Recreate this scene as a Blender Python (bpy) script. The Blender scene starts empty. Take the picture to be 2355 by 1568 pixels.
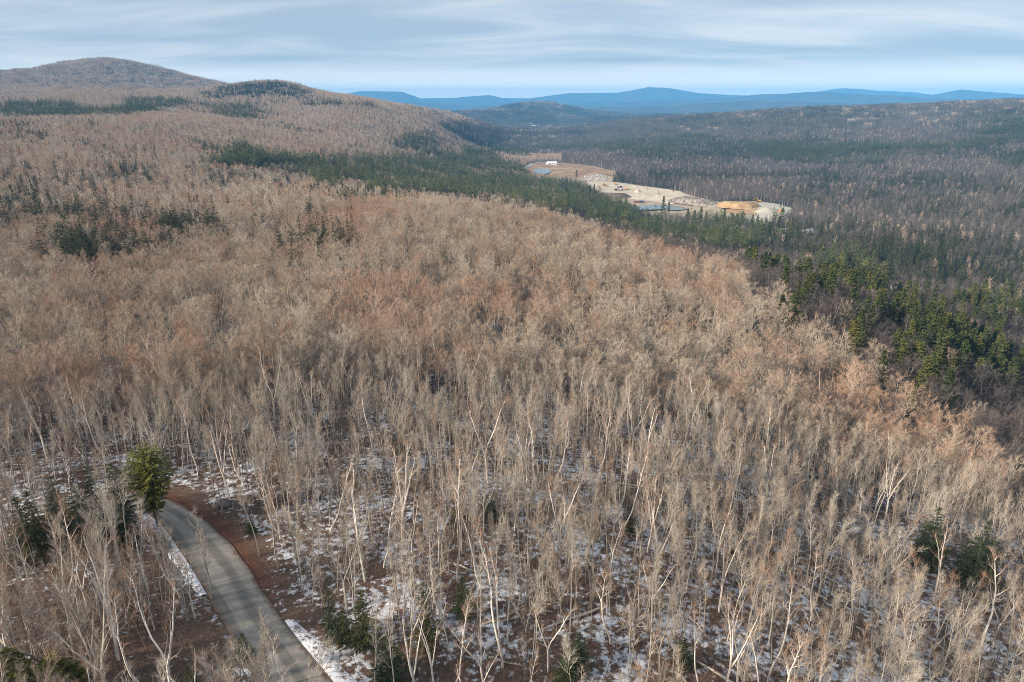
import bpy, bmesh, math, random
from mathutils import Vector, Matrix
import numpy as np

# ---------------------------------------------------------------- camera, sky, sun, exposure
SC = bpy.context.scene
COL = SC.collection
cam_data = bpy.data.cameras.new('camera'); cam = bpy.data.objects.new('camera', cam_data); COL.objects.link(cam)
cam_data.sensor_width = 36; cam_data.lens = 24.01; cam_data.clip_start = 0.5; cam_data.clip_end = 90000
PITCH = math.atan((1023 - 300) / 2049)
cam.rotation_euler = (math.pi / 2 - PITCH, 0, 0)
SC.camera = cam

SUN_EL, SUN_AZ = math.radians(23), math.radians(-116)      # bearing from the view axis, clockwise; behind the viewer's left shoulder
sun_vec = Vector((math.sin(SUN_AZ) * math.cos(SUN_EL), math.cos(SUN_AZ) * math.cos(SUN_EL), math.sin(SUN_EL)))
sun_data = bpy.data.lights.new('sun', 'SUN'); sun_data.energy = 5.0; sun_data.angle = math.radians(3.5); sun_data.color = (1.0, 0.85, 0.68)
sun = bpy.data.objects.new('sun', sun_data); COL.objects.link(sun)
sun.rotation_euler = (-sun_vec).to_track_quat('-Z', 'Y').to_euler()

world = bpy.data.worlds.new('World'); SC.world = world; world.use_nodes = True
nt = world.node_tree; nt.nodes.clear()
def N(tree, t, **kw):
    n = tree.nodes.new(t)
    for k, v in kw.items(): setattr(n, k, v)
    return n
def sky_nodes():
    L = nt.links.new
    out = N(nt, 'ShaderNodeOutputWorld'); bg = N(nt, 'ShaderNodeBackground'); bg.inputs[1].default_value = 0.1
    sky = N(nt, 'ShaderNodeTexSky', sky_type='NISHITA', sun_disc=False, sun_elevation=SUN_EL, sun_rotation=SUN_AZ)
    sky.altitude = 500; sky.dust_density = 0.8; sky.ozone_density = 2.5
    tc = N(nt, 'ShaderNodeTexCoord'); sep = N(nt, 'ShaderNodeSeparateXYZ'); L(tc.outputs['Generated'], sep.inputs[0])
    # a high thin cloud sheet: the view direction cut with a level plane far up
    mz = N(nt, 'ShaderNodeMath', operation='MAXIMUM'); L(sep.outputs[2], mz.inputs[0]); mz.inputs[1].default_value = 0.0
    az = N(nt, 'ShaderNodeMath', operation='ADD'); L(mz.outputs[0], az.inputs[0]); az.inputs[1].default_value = 0.11
    dv = N(nt, 'ShaderNodeVectorMath', operation='DIVIDE'); L(tc.outputs['Generated'], dv.inputs[0])
    cb = N(nt, 'ShaderNodeCombineXYZ'); [L(az.outputs[0], cb.inputs[i]) for i in range(3)]; L(cb.outputs[0], dv.inputs[1])
    mp = N(nt, 'ShaderNodeMapping'); L(dv.outputs[0], mp.inputs[0]); mp.inputs['Rotation'].default_value = (0, 0, math.radians(9)); mp.inputs['Scale'].default_value = (0.55, 1.25, 0.0)
    mp.inputs['Location'].default_value = (3.1, 1.7, 0)
    n1 = N(nt, 'ShaderNodeTexNoise'); n1.inputs['Scale'].default_value = 1.0; n1.inputs['Detail'].default_value = 7; n1.inputs['Roughness'].default_value = 0.52; n1.inputs['Distortion'].default_value = 0.7
    L(mp.outputs[0], n1.inputs['Vector'])
    rp = N(nt, 'ShaderNodeValToRGB'); rp.color_ramp.elements[0].position = 0.38; rp.color_ramp.elements[1].position = 0.66
    L(n1.outputs['Fac'], rp.inputs[0])
    cr = N(nt, 'ShaderNodeValToRGB'); e = cr.color_ramp.elements               # cloud tone: blue grey where thick, white where thin
    e[0].position = 0.0; e[0].color = (2.8, 3.3, 3.95, 1); e[1].position = 1.0; e[1].color = (4.95, 5.0, 5.15, 1)
    m_ = e.new(0.5); m_.color = (3.6, 4.0, 4.5, 1)
    L(rp.outputs[0], cr.inputs[0])
    # clear strip low over the horizon, where the sheet ends
    hz = N(nt, 'ShaderNodeMapRange'); hz.inputs[1].default_value = 0.010; hz.inputs[2].default_value = 0.05; hz.inputs[3].default_value = 0.0; hz.inputs[4].default_value = 1.0
    L(sep.outputs[2], hz.inputs[0])
    mx0 = N(nt, 'ShaderNodeMix', data_type='RGBA'); mx0.inputs['Factor'].default_value = .88; L(sky.outputs[0], mx0.inputs['A']); L(cr.outputs[0], mx0.inputs['B'])
    mx = N(nt, 'ShaderNodeMix', data_type='RGBA'); L(hz.outputs[0], mx.inputs['Factor']); mx.inputs['A'].default_value = (11.5, 10.6, 9.2, 1); L(mx0.outputs['Result'], mx.inputs['B'])
    L(mx.outputs['Result'], bg.inputs[0]); L(bg.outputs[0], out.inputs[0])
sky_nodes()

SC.view_settings.view_transform = 'Standard'; SC.view_settings.look = 'None'; SC.view_settings.gamma = 1
SC.view_settings.use_curve_mapping = False; SC.view_settings.exposure = 0.78
SC.render.engine = 'CYCLES'
cy = SC.cycles
cy.max_bounces = 3; cy.diffuse_bounces = 1; cy.glossy_bounces = 2; cy.transmission_bounces = 2; cy.volume_bounces = 0; cy.transparent_max_bounces = 8
cy.caustics_reflective = False; cy.caustics_refractive = False
cy.use_denoising = True; cy.denoising_prefilter = 'NONE'; cy.use_adaptive_sampling = False
cy.pixel_filter_type = 'BLACKMAN_HARRIS'; cy.filter_width = 0.95

# ---------------------------------------------------------------- places worked out from image pixels and estimated distances (metres, viewpoint at the origin)
GROUND_PTS = [(-19.2, 16.1, -61.0), (-42.1, 35.4, -61.0), (-12.5, 21.7, -61.5), (-27.5, 47.6, -61.5), (-4.3, 24.6, -62.0), (-9.6, 54.2, -62.0), (4.3, 24.6, -63.0), (9.6, 54.2, -63.0), (12.5, 21.7, -65.0), (27.5, 47.6, -65.0), (19.2, 16.1, -68.0), (42.1, 35.4, -68.0), (-32.9, 67.4, -62.0), (-47.5, 82.3, -62.5), (-23.3, 86.9, -62.5), (0.0, 100.0, -64.0), (25.9, 96.6, -65.5), (42.3, 79.5, -67.5), (57.9, 68.9, -70.0), (-77.8, 77.8, -62.0), (0.0, 125.0, -66.5), (0.0, 195.0, -71.9), (-46.7, 142.5, -65.5), (39.5, 165.3, -73.3), (52.5, 129.8, -72.0), (69.6, 121.5, -76.6), (86.2, 107.8, -75.2), (174.4, 216.5, -107.7), (179.5, 255.2, -106.8), (141.7, 292.5, -92.2), (120.1, 198.5, -90.0), (98.9, 157.5, -84.7), (89.5, 249.4, -81.0), (73.8, 321.6, -83.5), (12.4, 399.8, -80.2), (-50.9, 447.1, -77.0), (234.2, 464.3, -126.7), (391.8, 580.1, -141.6), (342.0, 599.3, -127.8), (212.1, 603.8, -136.6), (152.6, 672.9, -137.8), (67.0, 847.4, -135.6), (-89.9, 794.9, -112.4), (-123.6, 169.8, -65.7), (-94.1, 116.8, -63.2), (-234.3, 360.6, -72.9), (-323.2, 505.5, -72.0), (-452.7, 719.4, -63.9), (-309.6, 417.8, -72.0), (-498.3, 688.6, -61.9), (-136.5, 333.1, -77.6), (-160.6, 452.3, -77.7), (-175.0, 573.9, -83.4), (-296.9, 849.6, -92.1), (-347.2, 937.8, -82.5), (-212.8, 1028.2, -112.1), (-480.6, 989.5, -68.5), (-288.7, 582.4, -81.7), (-784.9, 1098.4, -48.7), (-717.1, 1202.4, -41.3), (-605.9, 1262.1, -39.8), (-507.5, 1304.8, -55.1), (-404.8, 1361.1, -76.8), (-291.3, 1420.4, -103.2), (-200.9, 1486.5, -127.6), (-1042.8, 1467.2, -39.4), (-893.1, 1562.8, -37.4), (-734.8, 1697.8, -39.2), (-597.2, 1751.0, -51.4), (-1212.8, 1714.4, -20.7), (-604.5, 2063.3, -22.4), (-514.9, 2087.4, -17.0), (-441.4, 2104.2, -14.3), (-382.4, 2146.2, -35.7), (-289.1, 2180.9, -59.9), (-214.9, 2239.7, -93.7), (-125.0, 2296.6, -144.0), (-385.9, 2924.6, -37.4), (-279.7, 2936.7, -55.4), (-147.6, 2996.4, -98.4), (-636.7, 3033.9, -17.0), (-1181.1, 2757.7, 29.2), (-1069.6, 2802.9, 48.2), (-954.6, 2844.1, 56.4), (-871.8, 2870.5, 57.1), (-819.1, 2886.0, 40.2), (-779.4, 2897.0, 3.1), (-692.0, 2919.1, -1.8), (-1158.4, 2438.9, 10.4), (-1231.6, 2175.6, 14.1), (-1293.5, 2080.7, 6.5), (-1319.8, 1944.4, -11.8), (-1252.6, 3268.2, 20.3), (-1038.3, 3342.4, -0.5), (-911.4, 3379.3, -15.0), (-2518.5, 3607.9, 114.3), (-2403.7, 3685.4, 123.3), (-2303.1, 3749.1, 152.6), (-2237.0, 3788.9, 176.6), (-2145.0, 3841.8, 187.3), (-2078.3, 3878.2, 186.0), (-1984.3, 3927.2, 167.1), (-1873.1, 3981.4, 136.0), (-1726.9, 4046.9, 93.9), (-1602.6, 4097.8, 70.7), (-1473.5, 4146.0, 43.3), (-1304.6, 4202.2, 11.5), (-1127.5, 4253.1, -14.0), (-2132.4, 2775.4, 63.5), (-2011.1, 2864.5, 41.6), (-1871.0, 2957.9, 56.0), (-1717.6, 3049.5, 71.2), (-1555.2, 3135.5, 53.5), (563.0, 1002.7, -152.8), (822.3, 1487.9, -149.2), (1101.8, 2018.9, -123.1), (1425.1, 2639.9, -73.7), (1748.9, 3260.6, -27.3), (2066.6, 3069.1, -10.7), (2134.5, 3022.2, -8.1), (1341.3, 1868.4, -98.3), (972.2, 1333.2, -135.4), (651.9, 923.0, -142.0), (1370.4, 3436.9, -42.9), (947.6, 3628.3, -79.4), (688.2, 2610.8, -131.1), (596.7, 1645.1, -163.3), (666.0, 3944.2, -105.7), (511.7, 4168.7, -136.6), (354.9, 2069.8, -153.9), (-46.2, 2739.6, -161.4), (320.0, 4187.8, -151.2), (-65.5, 3899.5, -157.8), (519.1, 3056.2, -137.0), (-174.5, 4997.0, -175.0), (435.8, 4981.0, -175.0), (1039.6, 4890.7, -175.0), (1710.1, 4698.5, -175.0), (2500.0, 4330.1, -175.0), (3213.9, 3830.2, -175.0), (-3677.0, 3677.0, -100.0), (-2982.6, 4259.6, -100.0), (-2197.6, 4712.8, -100.0), (-1345.9, 5022.8, -100.0), (39.0, 1868.5, -163.0), (103.1, 1907.4, -162.0), (219.9, 1752.8, -161.0), (81.2, 1639.5, -162.0), (173.4, 1370.0, -161.0), (255.4, 1284.1, -160.0), (168.6, 1109.3, -162.0), (234.0, 1087.2, -164.0), (270.8, 985.7, -163.0), (387.8, 1102.2, -152.0), (338.6, 973.6, -161.0), (423.4, 1047.4, -158.0), (319.7, 1176.8, -155.0)]
RANGES = [(22500, 1200, 500, [(0.3698, 118), (0.3931, 198), (0.4176, 302), (0.43, 318), (0.4573, 262), (0.5091, 195), (0.5231, 135), (0.56, 66)]), (19500, 2000, 1500, [(-0.7278, 0), (-0.4068, 0), (-0.2415, 90), (-0.2308, 140), (-0.2047, 223), (-0.1644, 216), (-0.1497, 208), (-0.1267, 50), (-0.1, -17), (-0.0702, 76), (-0.0312, 127), (0.0018, -17), (0.0225, 42), (0.0792, 177), (0.1444, 184), (0.1652, 249), (0.1845, 323), (0.2132, 296), (0.248, 180), (0.2926, 121), (0.3375, 96), (0.4063, 124), (0.4868, 82), (0.5258, 117), (0.5531, 229), (0.5875, 161), (0.6141, 117), (0.7342, 63)]), (14500, 1200, 1300, [(-0.1984, -74), (-0.1355, -31), (-0.0627, -113), (0.0295, -76), (0.1661, -31), (0.2963, 36), (0.325, 101), (0.3571, 112), (0.4056, 155), (0.4336, 108), (0.4867, 72), (0.5266, 22), (0.6536, 0)]), (10500, 700, 900, [(-0.286, -132), (-0.154, -118), (-0.0629, -174), (0.1213, -100), (0.211, -80), (0.2715, -35), (0.3176, -13), (0.3587, -21), (0.4561, -49), (0.6253, -74)]), (6800, 420, 500, [(-0.1546, -153), (-0.0537, -128), (-0.0259, -77), (0.0041, -35), (0.0295, -18), (0.0571, -24), (0.0755, -53), (0.1032, -94), (0.1671, -132), (0.2984, -119), (0.4201, -122)]), (5600, 350, 500, [(-0.2432, -90), (-0.1633, -92), (-0.1089, -97), (-0.0628, -83), (-0.0166, -73), (0.0296, -93), (0.099, -127), (0.1673, -126)])]
STANDS = [('bare', 0.02, [(304.0, 1287.0), (386.0, 1317.0), (418.0, 1093.0), (478.0, 1006.0), (397.0, 829.0), (375.0, 916.0), (361.0, 1047.0), (298.0, 1098.0), (279.0, 1176.0)]), ('bare', 0.02, [(30.0, 1850.0), (80.0, 2674.0), (320.0, 2165.0), (313.0, 1554.0), (272.0, 1342.0), (239.0, 1602.0), (144.0, 1851.0)]), ('pine', 0.5, [(-301.0, 941.0), (-307.0, 1191.0), (-260.0, 1153.0), (-225.0, 1557.0), (-170.0, 1760.0), (-103.0, 2076.0), (-32.0, 1874.0), (18.0, 1571.0), (65.0, 1309.0), (122.0, 1250.0), (150.0, 1060.0), (167.0, 948.0), (196.0, 847.0), (229.0, 763.0), (250.0, 649.0), (208.0, 608.0), (131.0, 647.0), (77.0, 740.0), (23.0, 729.0), (-22.0, 802.0), (-83.0, 844.0), (-127.0, 868.0), (-168.0, 656.0), (-240.0, 791.0)]), ('spruce', 0.55, [(-168.0, 656.0), (-127.0, 868.0), (-22.0, 802.0), (23.0, 729.0), (77.0, 740.0), (131.0, 647.0), (117.0, 578.0), (62.0, 629.0), (15.0, 567.0), (-20.0, 630.0), (-57.0, 547.0), (-133.0, 515.0)]), ('pine', 0.85, [(-372.0, 878.0), (-403.0, 977.0), (-387.0, 1035.0), (-348.0, 1002.0), (-287.0, 1113.0), (-258.0, 996.0), (-286.0, 892.0), (-318.0, 863.0), (-357.0, 852.0)]), ('spruce', 0.34, [(-351.0, 476.0), (-379.0, 561.0), (-380.0, 622.0), (-323.0, 570.0), (-258.0, 444.0), (-251.0, 381.0), (-267.0, 357.0)]), ('spruce', 0.5, [(-275.0, 368.0), (-266.0, 406.0), (-220.0, 382.0), (-174.0, 307.0), (-172.0, 271.0), (-198.0, 271.0), (-230.0, 305.0)]), ('spruce', 0.55, [(-211.0, 392.0), (-200.0, 423.0), (-161.0, 407.0), (-151.0, 376.0), (-170.0, 356.0), (-192.0, 355.0)]), ('spruce', 0.5, [(-886.0, 1243.0), (-827.0, 1241.0), (-647.0, 993.0), (-614.0, 877.0), (-653.0, 910.0)]), ('spruce', 0.85, [(-508.0, 1053.0), (-485.0, 1061.0), (-415.0, 1004.0), (-399.0, 945.0), (-454.0, 992.0)]), ('spruce', 0.24, [(-653.0, 910.0), (-524.0, 903.0), (-342.0, 661.0), (-301.0, 509.0), (-374.0, 510.0)]), ('spruce', 0.3, [(-274.0, 781.0), (-234.0, 918.0), (-161.0, 770.0), (-111.0, 529.0), (-154.0, 546.0), (-227.0, 644.0)]), ('pine', 0.42, [(-1177.0, 1662.0), (-1272.0, 1872.0), (-1196.0, 1834.0), (-1059.0, 1694.0), (-944.0, 1667.0), (-751.0, 1323.0), (-907.0, 1412.0), (-996.0, 1400.0)]), ('pine', 0.6, [(-981.0, 1756.0), (-1019.0, 1950.0), (-999.0, 1999.0), (-687.0, 1366.0), (-678.0, 1266.0), (-893.0, 1601.0)]), ('pine', 0.4, [(-999.0, 1999.0), (-886.0, 1972.0), (-793.0, 1778.0), (-907.0, 1828.0)]), ('pine', 0.42, [(-856.0, 1987.0), (-704.0, 1992.0), (-620.0, 1769.0), (-566.0, 1530.0), (-665.0, 1618.0)]), ('spruce', 0.3, [(-575.0, 1556.0), (-496.0, 1600.0), (-418.0, 1556.0), (-391.0, 1506.0), (-446.0, 1392.0)]), ('spruce', 0.85, [(-1043.0, 2434.0), (-994.0, 2602.0), (-826.0, 2677.0), (-741.0, 2628.0), (-607.0, 2237.0), (-674.0, 2239.0), (-809.0, 2244.0), (-883.0, 2169.0)]), ('spruce', 0.25, [(-929.0, 2209.0), (-652.0, 2234.0), (-576.0, 2135.0), (-688.0, 2028.0), (-835.0, 2048.0)]), ('pine', 0.85, [(-620.0, 2051.0), (-513.0, 2079.0), (-434.0, 2115.0), (-416.0, 2072.0), (-500.0, 2025.0), (-583.0, 1988.0)]), ('pine', 0.35, [(-295.0, 1725.0), (-265.0, 1920.0), (-220.0, 1915.0), (-189.0, 1703.0), (-248.0, 1572.0)]), ('pine', 0.3, [(-48.0, 2821.0), (126.0, 3211.0), (527.0, 3106.0), (696.0, 2640.0), (479.0, 1976.0), (269.0, 2162.0), (80.0, 2674.0), (-67.0, 2546.0)]), ('spruce', 0.75, [(243.0, 691.0), (314.0, 702.0), (342.0, 656.0), (360.0, 576.0), (448.0, 587.0), (364.0, 470.0), (315.0, 479.0), (280.0, 531.0), (236.0, 552.0), (217.0, 590.0)]), ('pine', 0.6, [(259.0, 556.0), (292.0, 557.0), (287.0, 496.0), (195.0, 364.0), (177.0, 375.0)]), ('pine', 0.2, [(125.0, 245.0), (163.0, 292.0), (229.0, 384.0), (222.0, 318.0), (253.0, 320.0), (162.0, 198.0), (137.0, 179.0), (131.0, 198.0), (109.0, 198.0)]), ('pine', 0.6, [(365.0, 498.0), (409.0, 533.0), (286.0, 364.0), (272.0, 393.0)]), ('pine', 0.5, [(237.0, 930.0), (309.0, 1023.0), (301.0, 865.0), (282.0, 725.0), (325.0, 726.0), (289.0, 644.0), (256.0, 730.0)]), ('pine', 0.1, [(106.0, 349.0), (209.0, 553.0), (246.0, 514.0), (258.0, 443.0), (284.0, 412.0), (330.0, 424.0), (126.0, 153.0), (120.0, 180.0), (116.0, 211.0), (105.0, 241.0)])]
ROAD_LEFT = [(-60.4, 99.0), (-58.2, 95.6), (-55.5, 92.0), (-50.5, 86.4), (-46.3, 81.8), (-40.1, 73.9), (-36.4, 69.2), (-32.8, 64.7), (-28.7, 59.7), (-24.8, 54.5)]
ROAD_RIGHT = [(-60.0, 100.0), (-54.0, 97.0), (-50.3, 94.6), (-47.1, 91.9), (-41.0, 85.3), (-34.9, 77.4), (-30.1, 71.1), (-26.4, 66.3), (-22.9, 62.9), (-19.7, 59.3), (-15.0, 54.4)]
PLOTS = {'floor': [(20.0, 1754.0), (59.0, 1945.0), (97.0, 1968.0), (149.0, 1915.0), (216.0, 1791.0), (248.0, 1689.0), (236.0, 1573.0), (209.0, 1459.0), (229.0, 1431.0), (273.0, 1344.0), (304.0, 1257.0), (312.0, 1168.0), (330.0, 1115.0), (341.0, 1096.0), (363.0, 1097.0), (393.0, 1110.0), (420.0, 1093.0), (433.0, 1061.0), (401.0, 987.0), (367.0, 935.0), (328.0, 902.0), (296.0, 911.0), (270.0, 946.0), (257.0, 969.0), (212.0, 959.0), (188.0, 978.0), (176.0, 1027.0), (163.0, 1110.0), (150.0, 1226.0), (143.0, 1326.0), (107.0, 1447.0), (67.0, 1494.0), (26.0, 1585.0)], 'field': [(20.0, 1772.0), (59.0, 1929.0), (96.0, 1955.0), (148.0, 1901.0), (215.0, 1785.0), (244.0, 1673.0), (228.0, 1585.0), (182.0, 1567.0), (136.0, 1549.0), (83.0, 1522.0), (27.0, 1598.0)], 'pond': [(188.0, 1096.0), (204.0, 1111.0), (230.0, 1119.0), (257.0, 1119.0), (274.0, 1101.0), (274.0, 1075.0), (255.0, 1064.0), (234.0, 1074.0), (204.0, 1069.0), (187.0, 1065.0)], 'pond2': [(50.0, 1702.0), (70.0, 1742.0), (90.0, 1734.0), (95.0, 1671.0), (80.0, 1614.0), (53.0, 1599.0)], 'sand': [(140.0, 1437.0), (203.0, 1446.0), (272.0, 1337.0), (304.0, 1253.0), (299.0, 1185.0), (264.0, 1127.0), (239.0, 1168.0), (211.0, 1199.0), (189.0, 1253.0), (158.0, 1291.0)], 'ochre': [(331.0, 1089.0), (342.0, 1101.0), (391.0, 1104.0), (384.0, 1060.0), (361.0, 1012.0), (323.0, 1033.0)], 'pale': [(391.0, 1095.0), (418.0, 1088.0), (429.0, 1054.0), (400.0, 987.0), (368.0, 942.0), (332.0, 914.0), (312.0, 947.0), (357.0, 1000.0)], 'rubble': [(162.0, 1586.0), (205.0, 1631.0), (212.0, 1556.0), (196.0, 1453.0), (161.0, 1440.0)], 'meadow': [(47.0, 4204.0), (131.0, 4384.0), (301.0, 4482.0), (544.0, 5221.0), (466.0, 4278.0), (290.0, 4042.0), (118.0, 3950.0)], 'meadow_water': [(85.0, 4143.0), (203.0, 4178.0), (294.0, 4090.0), (286.0, 4033.0), (189.0, 3889.0), (100.0, 3961.0)]}
SPOTS = {'excavator': (390.2, 1091.4), 'dozer': (399.4, 1017.1), 'truck_a': (206.2, 1380.0), 'truck_b': (207.5, 1343.5), 'screen': (179.6, 1357.0), 'screen_b': (165.0, 1301.5), 'truck_c': (196.5, 1302.9), 'truck_d': (204.4, 1305.3), 'loader': (217.5, 1316.9), 'conveyor': (253.4, 1306.3), 'pile': (186.3, 1231.7), 'cone': (231.7, 1281.8), 'shed': (105.5, 1868.7), 'car': (87.7, 1829.2), 'bins_a': (209.9, 1161.4), 'bins_b': (219.0, 1165.2), 'bank': (296.0, 1115.4), 'digger_far': (292.7, 1258.5), 'pole': (68.0, 1964.8), 'cut': (346.3, 1036.0), 'heap_pale': (380.8, 1027.4), 'heap_b': (279.8, 983.3), 'roof_a': (337.5, 777.6), 'roof_b': (322.0, 811.5), 'far_house': (141.5, 4671.3), 'far_house_b': (432.7, 4203.2)}
BIRCHES = [(-49.4, 128.6, 20.0), (-56.5, 108.0, 18.0), (-52.7, 109.5, 15.0), (-73.4, 109.8, 18.0), (-85.9, 111.7, 18.0), (-73.1, 98.4, 14.0), (-45.0, 61.5, 19.0), (-38.8, 56.0, 18.0), (-35.6, 55.2, 17.0), (-58.7, 69.0, 15.0), (-70.8, 87.9, 14.0), (-28.0, 89.1, 16.0), (-32.4, 54.0, 11.0), (-25.4, 59.2, 9.0), (-16.0, 84.1, 19.0), (-18.0, 79.9, 17.0), (-20.0, 76.9, 18.0), (-7.3, 76.2, 20.0), (-10.2, 56.5, 15.0), (-6.6, 58.1, 13.0), (-2.9, 58.2, 14.0), (1.0, 56.3, 10.0), (-8.5, 58.3, 11.0), (30.1, 62.5, 15.0), (27.6, 73.9, 14.0), (21.2, 59.9, 13.0), (23.9, 59.3, 15.0), (28.0, 57.3, 13.0), (63.7, 84.2, 15.0), (-1.1, 62.2, 20.0), (-47.6, 99.7, 15.0), (-46.8, 104.1, 14.0), (-4.3, 106.4, 18.0), (-27.0, 118.0, 17.0), (-39.2, 123.6, 17.0), (12.0, 66.1, 14.0), (4.2, 61.7, 12.0), (40.7, 75.1, 14.0), (70.5, 110.5, 15.0), (17.0, 90.3, 16.0)]
HEMLOCKS = [(-54.9, 90.3, 14.2, 3.1), (-64.8, 88.2, 13.0, 3.2), (-67.7, 82.8, 14.0, 3.4), (-56.4, 85.3, 11.0, 2.6), (-70.5, 90.6, 10.0, 2.8), (-10.1, 63.9, 12.0, 2.8), (-17.4, 64.3, 12.0, 3.0), (-21.6, 65.6, 13.0, 2.0), (-13.5, 59.6, 10.0, 3.2), (-20.1, 65.4, 7.0, 2.6), (-7.9, 91.3, 8.0, 3.0), (-2.9, 93.0, 8.0, 3.0), (7.6, 61.6, 8.0, 2.5), (-20.2, 112.1, 12.0, 2.6), (-31.3, 63.3, 5.0, 1.6), (-50.9, 84.6, 4.0, 1.6), (-40.3, 89.6, 3.5, 1.6), (-6.1, 69.3, 9.0, 2.6), (6.0, 60.2, 7.0, 2.2), (18.7, 91.5, 7.0, 2.4), (20.2, 63.6, 6.0, 2.2), (-34.3, 56.9, 6.0, 2.0), (35.0, 88.3, 6.0, 2.0), (-59.3, 89.1, 12.0, 3.0), (-61.7, 87.1, 12.0, 3.0), (-64.9, 84.2, 12.0, 3.2), (-56.9, 84.7, 8.0, 2.4), (-67.1, 79.8, 11.0, 3.0), (-61.4, 83.3, 8.0, 2.6)]
SPRUCES = [(66.2, 91.2, 13.0, 3.5), (71.9, 87.9, 13.0, 3.8)]
YOUNG_PINES = [(-47.3, 55.1, 6.0, 3.2), (-50.9, 54.4, 7.0, 3.0), (-49.5, 53.6, 5.0, 2.6)]
PINES = [(96.6, 225.2, 20.0), (93.8, 228.0, 18.0), (111.0, 174.3, 14.0), (111.8, 192.1, 17.0), (182.8, 272.7, 22.0), (161.7, 229.1, 22.0), (182.3, 251.0, 22.0), (170.8, 265.2, 22.0), (158.4, 238.2, 22.0), (120.9, 225.4, 21.0), (134.0, 243.4, 20.0), (189.0, 304.7, 20.0), (145.1, 228.1, 19.0), (293.1, 418.4, 22.0), (315.2, 441.1, 22.0), (343.5, 455.3, 23.0), (325.7, 439.0, 20.0), (181.3, 229.5, 22.0), (210.8, 264.4, 20.0), (136.0, 227.2, 18.0), (246.4, 493.2, 22.0), (234.5, 474.9, 20.0), (226.7, 474.1, 22.0), (243.2, 470.8, 20.0), (256.0, 480.2, 21.0), (250.1, 455.3, 22.0), (254.7, 454.7, 20.0), (229.3, 436.5, 22.0), (228.2, 446.5, 18.0), (194.3, 453.1, 20.0), (239.7, 437.4, 16.0)]
VALLEY_PINES = [(222.9, 1015.2, 31.0), (235.0, 1031.4, 20.7), (239.0, 933.0, 23.0), (238.9, 897.6, 25.3), (255.0, 926.0, 26.4), (257.0, 907.7, 23.0), (267.1, 895.9, 20.7), (292.1, 943.7, 23.0), (280.4, 869.7, 23.0), (300.2, 910.6, 19.5), (294.9, 876.3, 25.3), (295.3, 839.5, 23.0), (296.9, 826.7, 24.1), (305.9, 782.3, 25.3), (293.3, 714.1, 27.6), (298.5, 791.2, 19.5), (133.9, 1195.2, 23.0), (147.6, 1248.3, 20.7), (130.0, 1023.0, 23.0), (132.2, 983.0, 23.0), (137.6, 1491.1, 20.7)]
LONE_SPRUCES = [(-411.6, 575.7, 15.5), (-376.6, 535.8, 16.5), (-336.9, 504.7, 15.5), (-358.3, 568.2, 17.5), (-346.7, 539.9, 15.5), (-340.0, 577.5, 16.5), (-347.4, 634.1, 15.5), (-280.2, 419.8, 17.5), (-295.1, 420.8, 16.5), (-246.4, 402.9, 17.5), (-235.5, 339.5, 17.5), (-213.4, 293.4, 17.5), (-213.6, 318.5, 18.5), (-572.6, 975.4, 14.5), (-496.9, 733.1, 15.5), (-599.8, 975.8, 15.5), (-654.0, 969.9, 16.5), (-359.4, 683.8, 14.5), (-219.5, 374.2, 19.5), (-252.2, 390.4, 17.5), (-176.0, 305.8, 18.5), (-182.5, 396.3, 18.5), (-176.5, 415.7, 15.5), (-198.6, 399.4, 16.5), (-168.5, 417.6, 13.5), (-212.0, 395.1, 15.5), (-185.5, 309.2, 17.5), (-199.3, 314.7, 17.5), (-204.0, 280.1, 12.5), (96.0, 186.5, 11.5), (-22.0, 427.6, 11.5), (-83.2, 497.9, 11.5), (114.6, 437.6, 9.5)]
SPRUCE_ROW = [(-505.9, 1054.4, 13.0), (-496.6, 1044.4, 13.0), (-489.3, 1040.4, 14.0), (-480.9, 1033.3, 14.0), (-475.9, 1033.5, 13.0), (-460.5, 1012.6, 14.0), (-454.1, 1009.5, 13.0), (-451.9, 1018.2, 12.0), (-433.3, 998.3, 12.0), (-431.6, 1012.6, 13.0), (-421.6, 1007.0, 12.0), (-415.4, 945.6, 12.0)]
PINE_CLUMP = [(-368.6, 900.8, 18.0), (-363.3, 911.4, 19.0), (-354.6, 908.0, 18.0), (-360.1, 955.9, 22.0), (-355.7, 927.6, 20.0), (-350.0, 943.1, 21.0), (-342.6, 942.4, 19.0), (-335.7, 953.5, 17.0), (-328.4, 971.6, 16.0), (-318.4, 983.5, 18.0), (-296.0, 1008.7, 19.0), (-299.3, 1055.2, 20.0), (-295.1, 1076.6, 20.0), (-402.3, 870.2, 14.0)]
FLANK = [(124.0, 545.0), (132.0, 435.0), (105.0, 283.0), (104.0, 230.0), (109.0, 205.0), (113.0, 185.0), (109.0, 151.0), (94.0, 111.0), (95.0, 95.0), (564.0, 645.0), (460.0, 687.0), (269.0, 718.0)]  # slope whose shade is put into the colour of its bare trees
ROADSIDE = [(-39.6, 73.5, 13.0), (-40.7, 69.1, 11.0), (-24.7, 51.3, 16.0), (-22.3, 49.8, 17.0), (-25.8, 49.7, 15.0), (-20.3, 49.1, 17.0), (-27.5, 50.3, 15.0)]
BOULDER = (-47.7, 97.5)
VALLEY_ROAD = [(283.1, 773.5), (281.6, 738.4), (280.4, 706.7), (276.8, 675.3)]
VALLEY_TRACK = [(24.0, 1740.0), (47.3, 1844.7), (68.2, 1945.2), (80.3, 1970.5)]
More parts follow.
